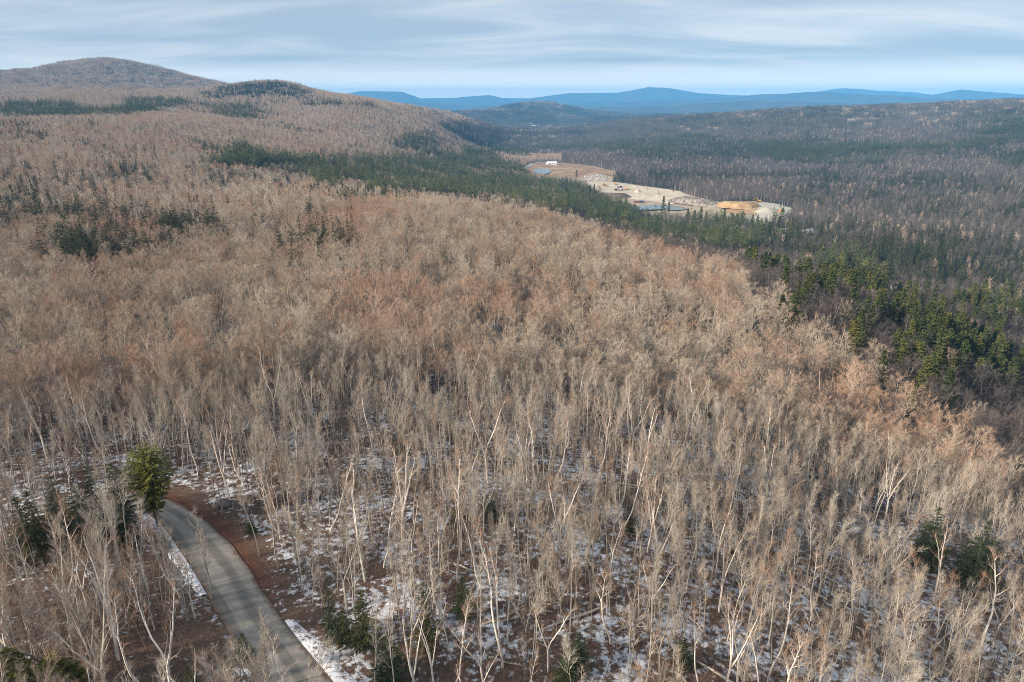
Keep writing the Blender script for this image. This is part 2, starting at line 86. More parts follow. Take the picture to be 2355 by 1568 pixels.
# ---------------------------------------------------------------- terrain
import numpy as np
class Terrain:
    """Height of the ground: points estimated from image pixels (x, y, z) joined by a smooth spline over bearing and log distance,
    with far mountain ranges added behind them."""
    def __init__(self, pts, ranges):
        P = np.array(pts, float)
        self.P = self.co(P[:, 0], P[:, 1])
        s = P[:, 2] / np.hypot(P[:, 0], P[:, 1])
        n = len(P)
        K = self.kern(self.P, self.P) + np.eye(n) * 2e-3
        A = np.zeros((n + 3, n + 3)); A[:n, :n] = K
        A[:n, n] = 1; A[:n, n + 1:] = self.P; A[n, :n] = 1; A[n + 1:, :n] = self.P.T
        self.w = np.linalg.solve(A, np.concatenate([s, np.zeros(3)]))
        self.ranges = ranges
    @staticmethod
    def co(x, y):
        az = np.clip(np.arctan2(x, y), -0.9, 0.9)
        return np.stack([az * 2.2, np.log(np.maximum(np.hypot(x, y), 20))], -1)
    @staticmethod
    def kern(a, b):
        d2 = ((a[:, None, :] - b[None, :, :]) ** 2).sum(-1)
        return np.where(d2 > 1e-12, 0.5 * d2 * np.log(d2 + 1e-12), 0)
    def __call__(self, x, y):
        x = np.atleast_1d(np.asarray(x, float)).ravel(); y = np.atleast_1d(np.asarray(y, float)).ravel()
        out = np.empty(len(x))
        for i in range(0, len(x), 20000):
            xs, ys = x[i:i + 20000], y[i:i + 20000]
            r = np.hypot(xs, ys)
            C = self.co(xs, ys)
            s = self.kern(C, self.P) @ self.w[:-3] + self.w[-3] + C @ self.w[-2:]
            z = s * np.maximum(r, 20)
            t = np.clip((r - 5200) / 1500, 0, 1); t = t * t * (3 - 2 * t)
            z = z * (1 - t) + (-185) * t
            az = np.arctan2(xs, ys)
            for R, Wf, Wb, prof in self.ranges:
                a = [q[0] for q in prof]; h = [q[1] for q in prof]
                crest = np.interp(az, a, h, left=h[0] - 60, right=h[-1] - 60)
                wob = 0.10 * np.sin(az * 37 + R) + 0.06 * np.sin(az * 91 + 2 * R)
                u = (r - R * (1 + 0.03 * wob))
                g = np.exp(-(np.abs(u) / np.where(u < 0, Wf, Wb)) ** 1.7)
                zz = -190 + (crest + 190) * g * (1 + 0.05 * np.sin(az * 150 + r / 400) * (1 - g))
                z = np.where(r > 3500, np.maximum(z, zz), z)
            n = (np.sin(xs * .021 + 1.3) * np.sin(ys * .017) + .6 * np.sin(xs * .05 + ys * .043)) * 0.9
            z = z + n * np.clip((r - 120) / 300, 0, 1) * (1 + np.clip((r - 600) / 1500, 0, 2.5))
            out[i:i + 20000] = z
        return out
T = Terrain(GROUND_PTS, RANGES)
def ground(x, y): return float(T(x, y)[0])

# ---------------------------------------------------------------- helpers
class MB:
    def __init__(s): s.v = []; s.f = []; s.m = []
    def tube(s, pts, rad, sides=5, mat=0, cap=False):
        base = len(s.v); prev = None; n = len(pts)
        for i, p in enumerate(pts):
            d = (pts[min(i + 1, n - 1)] - pts[max(i - 1, 0)]).normalized()
            a = d.orthogonal().normalized() if prev is None else (prev - d * prev.dot(d)).normalized()
            prev = a; b = d.cross(a)
            for k in range(sides):
                t = 2 * math.pi * k / sides
                s.v.append(p + (a * math.cos(t) + b * math.sin(t)) * rad[i])
        for i in range(n - 1):
            for k in range(sides):
                k2 = (k + 1) % sides
                s.f.append((base + i * sides + k, base + i * sides + k2, base + (i + 1) * sides + k2, base + (i + 1) * sides + k)); s.m.append(mat)
        if cap:
            s.f.append(tuple(base + (n - 1) * sides + k for k in range(sides))); s.m.append(mat)
    def cone(s, p, q, w, mat=0):                      # a three-sided spike
        d = (q - p).normalized(); a = d.orthogonal().normalized(); b = d.cross(a); i = len(s.v)
        for k in range(3):
            t = 2.094 * k; s.v.append(p + (a * math.cos(t) + b * math.sin(t)) * w)
        s.v.append(q)
        for k in range(3): s.f.append((i + k, i + (k + 1) % 3, i + 3)); s.m.append(mat)
    def sliver(s, p, q, w, side, mat=0):
        i = len(s.v); s.v += [p - side * w, p + side * w, q]; s.f.append((i, i + 1, i + 2)); s.m.append(mat)
    def tri(s, a, b, c, mat=0):
        i = len(s.v); s.v += [a, b, c]; s.f.append((i, i + 1, i + 2)); s.m.append(mat)
    def box(s, c, d, mat=0, rz=0, taper=1.0, ry=0):
        i = len(s.v); M = Matrix.Rotation(rz, 3, 'Z') @ Matrix.Rotation(ry, 3, 'Y')
        for z in (-1, 1):
            k = taper if z > 0 else 1
            for x, y in ((-1, -1), (1, -1), (1, 1), (-1, 1)):
                s.v.append(Vector(c) + M @ Vector((x * d[0] / 2 * k, y * d[1] / 2 * k, z * d[2] / 2)))
        for q in ((0, 3, 2, 1), (4, 5, 6, 7), (0, 1, 5, 4), (1, 2, 6, 5), (2, 3, 7, 6), (3, 0, 4, 7)):
            s.f.append(tuple(i + k for k in q)); s.m.append(mat)
    def mesh(s, name, mats, smooth=False):
        me = bpy.data.meshes.new(name); me.from_pydata([tuple(v) for v in s.v], [], s.f)
        for m in mats: me.materials.append(m)
        if len(mats) > 1: me.polygons.foreach_set('material_index', s.m)
        if smooth: me.polygons.foreach_set('use_smooth', [True] * len(s.f))
        me.update(); return me
def link(name, me, parent=None, loc=None, **props):
    o = bpy.data.objects.new(name, me); COL.objects.link(o)
    if parent: o.parent = parent
    if loc is not None: o.location = loc
    for k, v in props.items():
        if v is not None: o[k] = v
    return o
def thing(name, label, cat, loc, rz=0, scale=1, group=None):
    o = link(name, None, None, loc, label=label, category=cat, group=group)
    o.empty_display_size = 0.5; o.rotation_euler = (0, 0, rz); o.scale = (scale,) * 3 if not hasattr(scale, '__len__') else scale
    return o

# ---------------------------------------------------------------- materials
def mat(name, rough=0.9, spec=0.2):
    m = bpy.data.materials.new(name); m.use_nodes = True; t = m.node_tree
    b = t.nodes['Principled BSDF']; b.inputs['Roughness'].default_value = rough; b.inputs['Specular IOR Level'].default_value = spec
    return m, t, b
def plain(name, col, rough=0.8, metal=0, vary=0.12, scale=3):
    m, t, b = mat(name, rough); b.inputs['Metallic'].default_value = metal
    n = N(t, 'ShaderNodeTexNoise'); n.inputs['Scale'].default_value = scale; n.inputs['Detail'].default_value = 4
    g = N(t, 'ShaderNodeNewGeometry'); t.links.new(g.outputs['Position'], n.inputs['Vector'])
    r = N(t, 'ShaderNodeValToRGB'); r.color_ramp.elements[0].position = .3; r.color_ramp.elements[1].position = .7
    r.color_ramp.elements[0].color = (*[c * (1 - vary) for c in col], 1); r.color_ramp.elements[1].color = (*[min(1, c * (1 + vary)) for c in col], 1)
    t.links.new(n.outputs['Fac'], r.inputs[0]); t.links.new(r.outputs[0], b.inputs['Base Color'])
    return m
def ramp(t, fac, stops):
    r = N(t, 'ShaderNodeValToRGB'); el = r.color_ramp.elements
    el[0].position, el[0].color = stops[0][0], (*stops[0][1], 1); el[1].position, el[1].color = stops[-1][0], (*stops[-1][1], 1)
    for p, c in stops[1:-1]: e = el.new(p); e.color = (*c, 1)
    t.links.new(fac, r.inputs[0]); return r.outputs[0]
def noise(t, vec, scale, detail=3, rough=0.55):
    n = N(t, 'ShaderNodeTexNoise'); n.inputs['Scale'].default_value = scale; n.inputs['Detail'].default_value = detail; n.inputs['Roughness'].default_value = rough
    t.links.new(vec, n.inputs['Vector']); return n.outputs['Fac']
def mixc(t, f, a, b, mode='MIX'):
    m = N(t, 'ShaderNodeMix', data_type='RGBA', blend_type=mode)
    for s, v in (('Factor', f), ('A', a), ('B', b)):
        if hasattr(v, 'is_linked'): t.links.new(v, m.inputs[s])
        elif s == 'Factor': m.inputs[s].default_value = v
        else: m.inputs[s].default_value = (*v, 1)
    return m.outputs['Result']
def rng_(t, v, a, b, c=0, d=1):
    m = N(t, 'ShaderNodeMapRange'); t.links.new(v, m.inputs[0])
    for i, q in enumerate((a, b, c, d)): m.inputs[i + 1].default_value = q
    return m.outputs[0]
def bark(name, stops, regional=None, amount=0.6, scale=0.012):
    """Bark or twig colour: each tree its own tone, and stands of one kind of tree sharing a hue."""
    m, t, b = mat(name, 0.95, 0.1)
    oi = N(t, 'ShaderNodeObjectInfo'); g = N(t, 'ShaderNodeNewGeometry')
    c = ramp(t, oi.outputs['Random'], stops)
    if regional:
        n = noise(t, g.outputs['Position'], scale, 3)
        c = mixc(t, rng_(t, n, .48, .68, 0, amount), c, regional)
    t.links.new(c, b.inputs['Base Color'])
    return m
M = {}
M['trunk'] = bark('grey_bark', [(0, (.20, .17, .14)), (.3, (.34, .31, .265)), (.6, (.47, .44, .385)), (.8, (.38, .35, .30)), (1, (.26, .225, .185))])
M['twig'] = bark('bare_twigs', [(0, (.25, .18, .135)), (.16, (.49, .395, .305)), (.32, (.38, .32, .265)), (.48, (.54, .45, .345)), (.62, (.33, .235, .175)), (.76, (.53, .475, .40)), (.88, (.42, .335, .255)), (1, (.38, .22, .145))], (.44, .25, .165), .8, .016)
M['twig_grey'] = bark('grey_twigs', [(0, (0.086, 0.074, 0.074)), (.3, (0.114, 0.100, 0.098)), (.6, (0.141, 0.122, 0.115)), (.8, (0.100, 0.081, 0.077)), (1, (0.172, 0.158, 0.151))], (0.124, 0.093, 0.086), .5)  # greyer species, darkened further: cloud and slope shade put into the twig colour
M['branch_grey'] = bark('shade_grey_branches', [(0, (0.102, 0.091, 0.089)), (.5, (0.146, 0.133, 0.128)), (1, (0.234, 0.219, 0.205))])  # branches to go with them, the same shade in their colour
M['branch'] = bark('branch_bark', [(0, (.27, .22, .175)), (.35, (.43, .37, .30)), (.7, (.54, .485, .41)), (1, (.35, .29, .23))])
M['birch'] = bark('birch_bark', [(0, (.60, .55, .49)), (.5, (.70, .66, .60)), (1, (.62, .53, .46))])
M['birch_twig'] = bark('birch_twigs', [(0, (.36, .21, .14)), (.5, (.42, .27, .19)), (1, (.38, .25, .19))])
def needles(name, stops):
    m, t, b = mat(name, 0.75, 0.25)
    oi = N(t, 'ShaderNodeObjectInfo'); g = N(t, 'ShaderNodeNewGeometry')
    c = ramp(t, oi.outputs['Random'], stops)
    n = noise(t, g.outputs['Position'], 0.9, 2)
    c = mixc(t, rng_(t, n, .35, .7), c, (.62, .62, .62), 'MULTIPLY')
    t.links.new(c, b.inputs['Base Color']); return m
M['spruce'] = needles('spruce_needles', [(0, (0.036, 0.051, 0.024)), (.5, (0.049, 0.061, 0.024)), (1, (0.064, 0.066, 0.022))])
M['pine'] = needles('pine_needles', [(0, (.060, .085, .032)), (.35, (.095, .120, .040)), (.7, (.125, .145, .042)), (1, (.175, .170, .048))])
M['hemlock'] = needles('hemlock_needles', [(0, (.135, .135, .024)), (.5, (.15, .145, .026)), (1, (.12, .13, .026))])
M['young_pine'] = needles('young_pine_needles', [(0, (.13, .14, .02)), (1, (.16, .155, .025))])
M['conifer_trunk'] = bark('conifer_bark', [(0, (.10, .075, .055)), (1, (.16, .13, .10))])

def ground_material():
    m, t, b = mat('forest_floor', 0.95, 0.1)
    g = N(t, 'ShaderNodeNewGeometry'); P = g.outputs['Position']
    at_ = N(t, 'ShaderNodeAttribute', attribute_name='litter')
    fr = N(t, 'ShaderNodeAttribute', attribute_name='farness')
    leaf = ramp(t, noise(t, P, 2.2, 5, .7), [(.3, (.070, .046, .034)), (.5, (.115, .078, .058)), (.7, (.18, .13, .10))])
    red = ramp(t, noise(t, P, 3.1, 4, .7), [(.3, (.070, .032, .023)), (.55, (.115, .052, .036)), (.75, (.19, .10, .068))])
    leaf = mixc(t, rng_(t, at_.outputs['Fac'], .45, .95, 0, .85), leaf, red)
    snow = ramp(t, noise(t, P, 5, 3), [(.3, (.54, .58, .64)), (.7, (.72, .75, .79))])
    a = noise(t, P, 0.11, 2); bb = noise(t, P, 1.0, 5, .68)
    ad = N(t, 'ShaderNodeMath', operation='MULTIPLY_ADD'); t.links.new(a, ad.inputs[0]); ad.inputs[1].default_value = .45; t.links.new(bb, ad.inputs[2])
    sb = N(t, 'ShaderNodeMath', operation='MULTIPLY_ADD'); t.links.new(mixc(t, rng_(t, noise(t, P, .6, 4, .7), .35, .65), (.1, .1, .1), (1, 1, 1)), sb.inputs[0]); _q = N(t, 'ShaderNodeMath', operation='MULTIPLY'); t.links.new(rng_(t, noise(t, P, .6, 4, .7), .35, .65, .25, 1.15), _q.inputs[0]); t.links.new(at_.outputs['Fac'], _q.inputs[1]); t.links.new(_q.outputs[0], sb.inputs[0]); sb.inputs[1].default_value = -.40; t.links.new(ad.outputs[0], sb.inputs[2])
    f = rng_(t, sb.outputs[0], .715, .84)
    near = mixc(t, f, leaf, snow)
    far_c = ramp(t, noise(t, P, .02, 6, .7), [(.35, (.04, .04, .03)), (.5, (.08, .062, .05)), (.7, (.12, .095, .08))])
    dark = ramp(t, noise(t, P, .0035, 6, .75), [(.42, (.030, .045, .035)), (.58, (.13, .105, .09))])
    far_c = mixc(t, .5, far_c, dark)
    t.links.new(mixc(t, fr.outputs['Fac'], near, far_c), b.inputs['Base Color'])
    bp = N(t, 'ShaderNodeBump'); bp.inputs['Strength'].default_value = .6; bp.inputs['Distance'].default_value = .25
    t.links.new(bb, bp.inputs['Height']); t.links.new(bp.outputs[0], b.inputs['Normal'])
    return m
M['ground'] = ground_material()

# ---------------------------------------------------------------- the ground, one sheet to the far mountains
def in_poly(x, y, poly):
    x = np.asarray(x, float); y = np.asarray(y, float); r = np.zeros(x.shape, bool); n = len(poly)
    for i in range(n):
        x0, y0 = poly[i]; x1, y1 = poly[(i + 1) % n]
        c = (y0 > y) != (y1 > y)
        with np.errstate(divide='ignore', invalid='ignore'):
            r ^= c & (x < (x1 - x0) * (y - y0) / (y1 - y0 + 1e-12) + x0)
    return r
def dist_line(x, y, line):
    x = np.asarray(x, float); y = np.asarray(y, float); d = np.full(x.shape, 1e9)
    for (x0, y0), (x1, y1) in zip(line[:-1], line[1:]):
        dx, dy = x1 - x0, y1 - y0; t = np.clip(((x - x0) * dx + (y - y0) * dy) / (dx * dx + dy * dy), 0, 1)
        d = np.minimum(d, np.hypot(x - x0 - t * dx, y - y0 - t * dy))
    return d
# the road goes on beyond the bend to the left and past the viewpoint
ROAD_L = [(-125, 66), (-105, 76), (-88, 86), (-75, 93.5), (-66, 97.2)] + ROAD_LEFT[1:] + [(-14, 38), (-6, 18), (2, -10)]
ROAD_R = [(-122, 73), (-102, 83), (-85, 93), (-72, 100.3), (-62.5, 102.2)] + ROAD_RIGHT[1:] + [(-5, 40), (2, 20), (9, -9)]
def resample(line, n):
    p = np.array(line, float); s = np.concatenate([[0], np.cumsum(np.hypot(*np.diff(p, axis=0).T))])
    u = np.linspace(0, s[-1], n); q = np.stack([np.interp(u, s, p[:, 0]), np.interp(u, s, p[:, 1])], -1)
    for _ in range(10): q[1:-1] = (q[:-2] + 2 * q[1:-1] + q[2:]) / 4
    return q
RL, RR = resample(ROAD_L, 90), resample(ROAD_R, 90)
RC = [tuple(q) for q in (RL + RR) / 2]

def build_ground():
    az = np.concatenate([np.linspace(-180, -54, 22)[:-1], np.linspace(-54, 54, 470), np.linspace(54, 180, 22)[1:-1]]) * math.pi / 180
    r = np.concatenate([[6, 12, 18, 22], np.exp(np.arange(math.log(25), math.log(23500), 0.0125))])
    A, R = np.meshgrid(az, r)
    X, Y = R * np.sin(A), R * np.cos(A); Z = T(X.ravel(), Y.ravel())
    nr, na = A.shape
    x, y = X.ravel(), Y.ravel()
    V = np.concatenate([[[0, 0, ground(0, 8)]], np.stack([x, y, Z], -1)])
    i, j = np.meshgrid(np.arange(nr - 1), np.arange(na), indexing='ij')
    j2 = (j + 1) % na
    F = np.stack([1 + i * na + j, 1 + i * na + j2, 1 + (i + 1) * na + j2, 1 + (i + 1) * na + j], -1).reshape(-1, 4)[:, ::-1]
    me = bpy.data.meshes.new('ground')
    nt_ = na
    me.vertices.add(len(V)); me.vertices.foreach_set('co', V.ravel())
    tri = np.array([[0, 1 + (k + 1) % na, 1 + k] for k in range(na)])
    loops = np.concatenate([F.ravel(), tri.ravel()]); me.loops.add(len(loops)); me.loops.foreach_set('vertex_index', loops)
    tot = np.concatenate([np.full(len(F), 4), np.full(nt_, 3)]); st = np.concatenate([[0], np.cumsum(tot)[:-1]])
    me.polygons.add(len(tot)); me.polygons.foreach_set('loop_start', st); me.polygons.foreach_set('loop_total', tot)
    me.update(calc_edges=True); me.validate()
    d = dist_line(x, y, [tuple(q) for q in RR]); right = dist_line(x, y, [tuple(q) for q in RL]) > d
    lit = np.clip(1.15 - d / 4.2, 0, 1) * np.where(right, 1, .35) * np.clip((y - 70) / 15 + .35, 0, 1) * np.clip((x + 70) / 8, 0, 1)
    fa = np.clip((np.hypot(x, y) - 140) / 110, 0, 1)
    lit = np.maximum(lit, np.where(~right & (np.hypot(x, y) < 140) & (y > 0), .42, 0) * np.clip(dist_line(x, y, [tuple(q) for q in RL]) / 4, 0, 1))
    for nm, val in (('litter', lit), ('farness', fa)):
        a = me.attributes.new(nm, 'FLOAT', 'POINT'); a.data.foreach_set('value', np.concatenate([[0], val]).astype(np.float32))
    me.polygons.foreach_set('use_smooth', np.ones(len(tot), bool))
    me.materials.append(M['ground'])
    link('ground', me, kind='structure')
build_ground()

def road_material():
    m, t, b = mat('packed_gravel', 0.95, 0.15)
    uv = N(t, 'ShaderNodeUVMap'); g = N(t, 'ShaderNodeNewGeometry'); P = g.outputs['Position']
    sep = N(t, 'ShaderNodeSeparateXYZ'); t.links.new(uv.outputs[0], sep.inputs[0])
    base = ramp(t, noise(t, P, 1.2, 6, .75), [(.3, (.215, .20, .18)), (.5, (.265, .25, .225)), (.7, (.33, .315, .285))])
    # two worn wheel tracks, smoother and darker, with loose pale stone between and outside
    mp = N(t, 'ShaderNodeMapping'); mp.inputs['Scale'].default_value = (9, .35, 1); t.links.new(uv.outputs[0], mp.inputs[0])
    st = noise(t, mp.outputs[0], 1.6, 4, .6)
    wv = N(t, 'ShaderNodeMath', operation='SINE'); ml = N(t, 'ShaderNodeMath', operation='MULTIPLY'); t.links.new(sep.outputs[0], ml.inputs[0]); ml.inputs[1].default_value = 4 * math.pi * 1.02
    t.links.new(ml.outputs[0], wv.inputs[0])
    trk = N(t, 'ShaderNodeMath', operation='MULTIPLY_ADD'); t.links.new(wv.outputs[0], trk.inputs[0]); trk.inputs[1].default_value = .30; t.links.new(st, trk.inputs[2])
    c = mixc(t, rng_(t, trk.outputs[0], .40, .72, 0, .85), base, (.14, .135, .125))
    ed = N(t, 'ShaderNodeMath', operation='ABSOLUTE'); e2 = N(t, 'ShaderNodeMath', operation='MULTIPLY_ADD'); t.links.new(sep.outputs[0], e2.inputs[0]); e2.inputs[1].default_value = 2; e2.inputs[2].default_value = -1; t.links.new(e2.outputs[0], ed.inputs[0])
    e3 = N(t, 'ShaderNodeMath', operation='MULTIPLY_ADD'); t.links.new(noise(t, P, 1.1, 5, .75), e3.inputs[0]); e3.inputs[1].default_value = .7; t.links.new(ed.outputs[0], e3.inputs[2])
    c = mixc(t, rng_(t, e3.outputs[0], 1.12, 1.32, 0, .9), c, (.13, .09, .065))      # leaves and mud drifted in from the shoulders
    c = mixc(t, rng_(t, noise(t, P, 5.5, 3, .8), .60, .72, 0, .5), c, (.42, .40, .37))  # loose pale stones
    t.links.new(c, b.inputs['Base Color'])
    bp = N(t, 'ShaderNodeBump'); bp.inputs['Strength'].default_value = .5; bp.inputs['Distance'].default_value = .05
    t.links.new(noise(t, P, 4, 5, .8), bp.inputs['Height']); t.links.new(bp.outputs[0], b.inputs['Normal'])
    return m
def build_road():
    cols = 9; n = len(RL); V = []; F = []; U = []
    for i in range(n):
        for k in range(cols):
            f = k / (cols - 1); w = (0.12 * math.sin(i * 1.7 + k) + .1 * math.sin(i * .63)) * (k in (0, cols - 1))
            p = RL[i] * (1 - f) + RR[i] * f; d = (RR[i] - RL[i]); d = d / np.linalg.norm(d); p = p + d * w
            V.append([p[0], p[1], 0.10 + 0.16 * (1 - (2 * f - 1) ** 2)]); U.append((f, i * 0.35))
    V = np.array(V); V[:, 2] += T(V[:, 0], V[:, 1])
    for i in range(n - 1):
        for k in range(cols - 1): a = i * cols + k; F.append((a, a + cols, a + cols + 1, a + 1))
    me = bpy.data.meshes.new('road'); me.from_pydata([tuple(v) for v in V], [], F)
    uvl = me.uv_layers.new(name='UVMap')
    for lp in me.loops: uvl.data[lp.index].uv = U[lp.vertex_index]
    me.polygons.foreach_set('use_smooth', [True] * len(F)); me.materials.append(road_material())
    link('gravel_road', me, kind='structure')
build_road()

def bank_material():
    m, t, b = mat('verge_snow', 0.9, 0.15)
    uv = N(t, 'ShaderNodeUVMap'); sep = N(t, 'ShaderNodeSeparateXYZ'); t.links.new(uv.outputs[0], sep.inputs[0])
    g = N(t, 'ShaderNodeNewGeometry'); P = g.outputs['Position']
    f = rng_(t, noise(t, P, 1.9, 6, .8), .40, .52)
    c = mixc(t, f, ramp(t, noise(t, P, 3, 4), [(.3, (.10, .06, .04)), (.7, (.20, .12, .08))]), (.78, .80, .84))
    t.links.new(c, b.inputs['Base Color'])
    bp = N(t, 'ShaderNodeBump'); bp.inputs['Strength'].default_value = .8; bp.inputs['Distance'].default_value = .12
    t.links.new(noise(t, P, 2.2, 5, .7), bp.inputs['Height']); t.links.new(bp.outputs[0], b.inputs['Normal'])
    return m
M['verge'] = bank_material()
def verge(edge, other, i0, i1, w, name):
    V = []; F = []; rs = random.Random(4); cols = 4
    for i in range(i0, i1):
        d = edge[i] - other[i]; d = d / np.linalg.norm(d)
        ww = w * (0.55 + 0.45 * math.sin((i - i0) / max(1, i1 - i0 - 1) * math.pi)) * rs.uniform(.75, 1.15)
        for k in range(cols):
            p = edge[i] + d * (0.05 + ww * k / (cols - 1)); V.append([p[0], p[1], (.13, .24, .2, .02)[k] + rs.uniform(-.02, .03)])
    V = np.array(V); V[:, 2] += T(V[:, 0], V[:, 1]); n = i1 - i0
    for i in range(n - 1):
        for k in range(cols - 1): a = i * cols + k; F.append((a, a + cols, a + cols + 1, a + 1))
    me = bpy.data.meshes.new(name); me.from_pydata([tuple(v) for v in V], [], F); me.materials.append(M['verge']); me.uv_layers.new(name='UVMap')
    me.polygons.foreach_set('use_smooth', [True] * len(F))
    link(name, me, kind='structure')

# ---------------------------------------------------------------- trees
def rot_dir(d, ang, rs, az=None):
    a = d.orthogonal().normalized(); b = d.cross(a); t = rs.uniform(0, 6.283) if az is None else az
    return (d * math.cos(ang) + (a * math.cos(t) + b * math.sin(t)) * math.sin(ang)).normalized()
UP = Vector((0, 0, 1))
def rand_side(d, rs):
    a = d.orthogonal().normalized(); b = d.cross(a); t = rs.uniform(0, 3.1416); return a * math.cos(t) + b * math.sin(t)
def bare_tree(seed, H=17, base=.42, spread=4.0, stems=1, nprim=15, nsec=7, ntw=13, lean=0.0, r0=None, ang=(34, 52), tw=.020, birch=False, crook=0.25, dome=False):
    """trunk mesh data and crown mesh data of one leafless tree"""
    rs = random.Random(seed); tr, cr = MB(), MB()
    r0 = r0 or H * .0085
    def path(p, d, L, n, wob, upb):
        pts = [p]
        for i in range(n):
            d = (d + Vector((rs.gauss(0, wob), rs.gauss(0, wob), rs.gauss(0, wob * .4))) + UP * upb).normalized(); pts.append(pts[-1] + d * (L / n))
        return pts
    ax = []
    la = rs.uniform(0, 6.283); d0 = Vector((math.sin(lean) * math.cos(la), math.sin(lean) * math.sin(la), math.cos(lean)))
    if stems == 1:
        ax.append((path(Vector((0, 0, -.3)), d0, H * .93, 9, .045 + .1 * crook * birch, .02), r0, 0))
    else:
        fk = H * base * rs.uniform(.6, .95); low = path(Vector((0, 0, -.3)), d0, fk, 4, .03, .02)
        tr.tube(low, [r0 * (1.25 - .3 * i / 4) for i in range(5)], 5, 0)
        for k in range(stems):
            dd = rot_dir((low[-1] - low[-2]).normalized(), math.radians(rs.uniform(9, 20)), rs, 6.283 * k / stems + rs.uniform(-.4, .4))
            ax.append((path(low[-1] - UP * .1, dd, (H * .93 - fk) * rs.uniform(.88, 1.05), 6, .07, .05), r0 * .78, 1))
    for pts, rr, forked in ax:
        n = len(pts)
        tr.tube(pts, [max(.012, rr * (1.15 if i == 0 and not forked else 1) * (1 - i / (n - 1)) ** .75 + .008) for i in range(n)], 5 if not forked else 4, 0)
        np_ = nprim if stems == 1 else int(nprim / stems * 1.25)
        for k in range(np_):
            t0 = base if not forked else .08
            f = t0 + (1 - t0) * ((k + rs.random()) / np_) ** .9
            s = f * (n - 1); i = min(int(s), n - 2); p = pts[i].lerp(pts[i + 1], s - i); dpar = (pts[i + 1] - pts[i]).normalized()
            rel = (f - t0) / (1 - t0)
            L = spread * (1.05 - .62 * rel) * rs.uniform(.7, 1.2)
            if dome: L = spread * (.62 + .55 * math.sin(math.pi * min(1, rel * .85 + .1))) * (1 - .35 * rel) * rs.uniform(.8, 1.15)
            a = math.radians(ang[1] + (ang[0] - ang[1]) * rel + rs.uniform(-8, 8))
            d = rot_dir(dpar, a, rs, k * 2.4 + rs.uniform(-.5, .5))
            bp = path(p, d, L, 4, .10 + .12 * crook, .13 if not dome else .07)
            br = max(.02, rr * .42 * (1 - .6 * rel)); cr.tube(bp, [br, br * .75, br * .5, br * .3, .006], 3, 1)
            for q in range(nsec):
                g = .22 + .78 * (q + rs.random()) / nsec; ss = g * 4; j = min(int(ss), 3); sp = bp[j].lerp(bp[j + 1], ss - j); sd = (bp[j + 1] - bp[j]).normalized()
                SL = L * rs.uniform(.28, .48) * (1.1 - .45 * g); dd = (rot_dir(sd, math.radians(rs.uniform(22, 45)), rs) + UP * (.22 if not dome else .10)).normalized()
                e = sp + dd * SL; mid = sp.lerp(e, .5) + UP * SL * -.04
                cr.cone(sp, e, max(.011, br * .30), 1 if not birch or g < .6 else 2)
                for w in range(ntw):
                    h = rs.random() ** .7; tp = sp.lerp(e, h); td = (rot_dir(dd, math.radians(rs.uniform(12, 48)), rs) + UP * (.2 if not dome else .08)).normalized()
                    cr.sliver(tp, tp + td * rs.uniform(.5, 1.45) * (H / 17), tw * rs.uniform(.6, 1.2), rand_side(td, rs), 2)
    return tr, cr
def merged(tr, cr):
    m = MB(); m.v = list(tr.v) + list(cr.v); o = len(tr.v); m.f = list(tr.f) + [tuple(i + o for i in f) for f in cr.f]; m.m = list(tr.m) + list(cr.m); return m
def far_bare(seed, H=17, spread=3.6, n=90, w=.07, m=None, off=None):
    rs = random.Random(seed); m = m or MB(); o = off or Vector((0, 0, 0))
    tp = Vector((rs.gauss(0, .4), rs.gauss(0, .4), H * .75)); m.cone(o + UP * -.5, o + tp, .17, 0)
    for k in range(n):
        a = rs.uniform(0, 6.283); f = rs.random() ** .8; z = H * (.38 + .6 * f); rad = spread * math.sqrt(max(.03, 1 - ((f - .35) / .68) ** 2)) * rs.random() ** .5
        p = o + Vector((rad * math.cos(a) * .75, rad * math.sin(a) * .75, z * .93)); d = (Vector((math.cos(a) * rad / spread, math.sin(a) * rad / spread, .9 + .4 * rs.random())) + Vector((rs.gauss(0, .2), rs.gauss(0, .2), 0))).normalized()
        L = rs.uniform(1.2, 3.2); m.sliver(p - d * L * .5, p + d * L * .5, w * rs.uniform(.6, 1.4), rand_side(d, rs), 2 if rs.random() < .72 else 1)
    return m
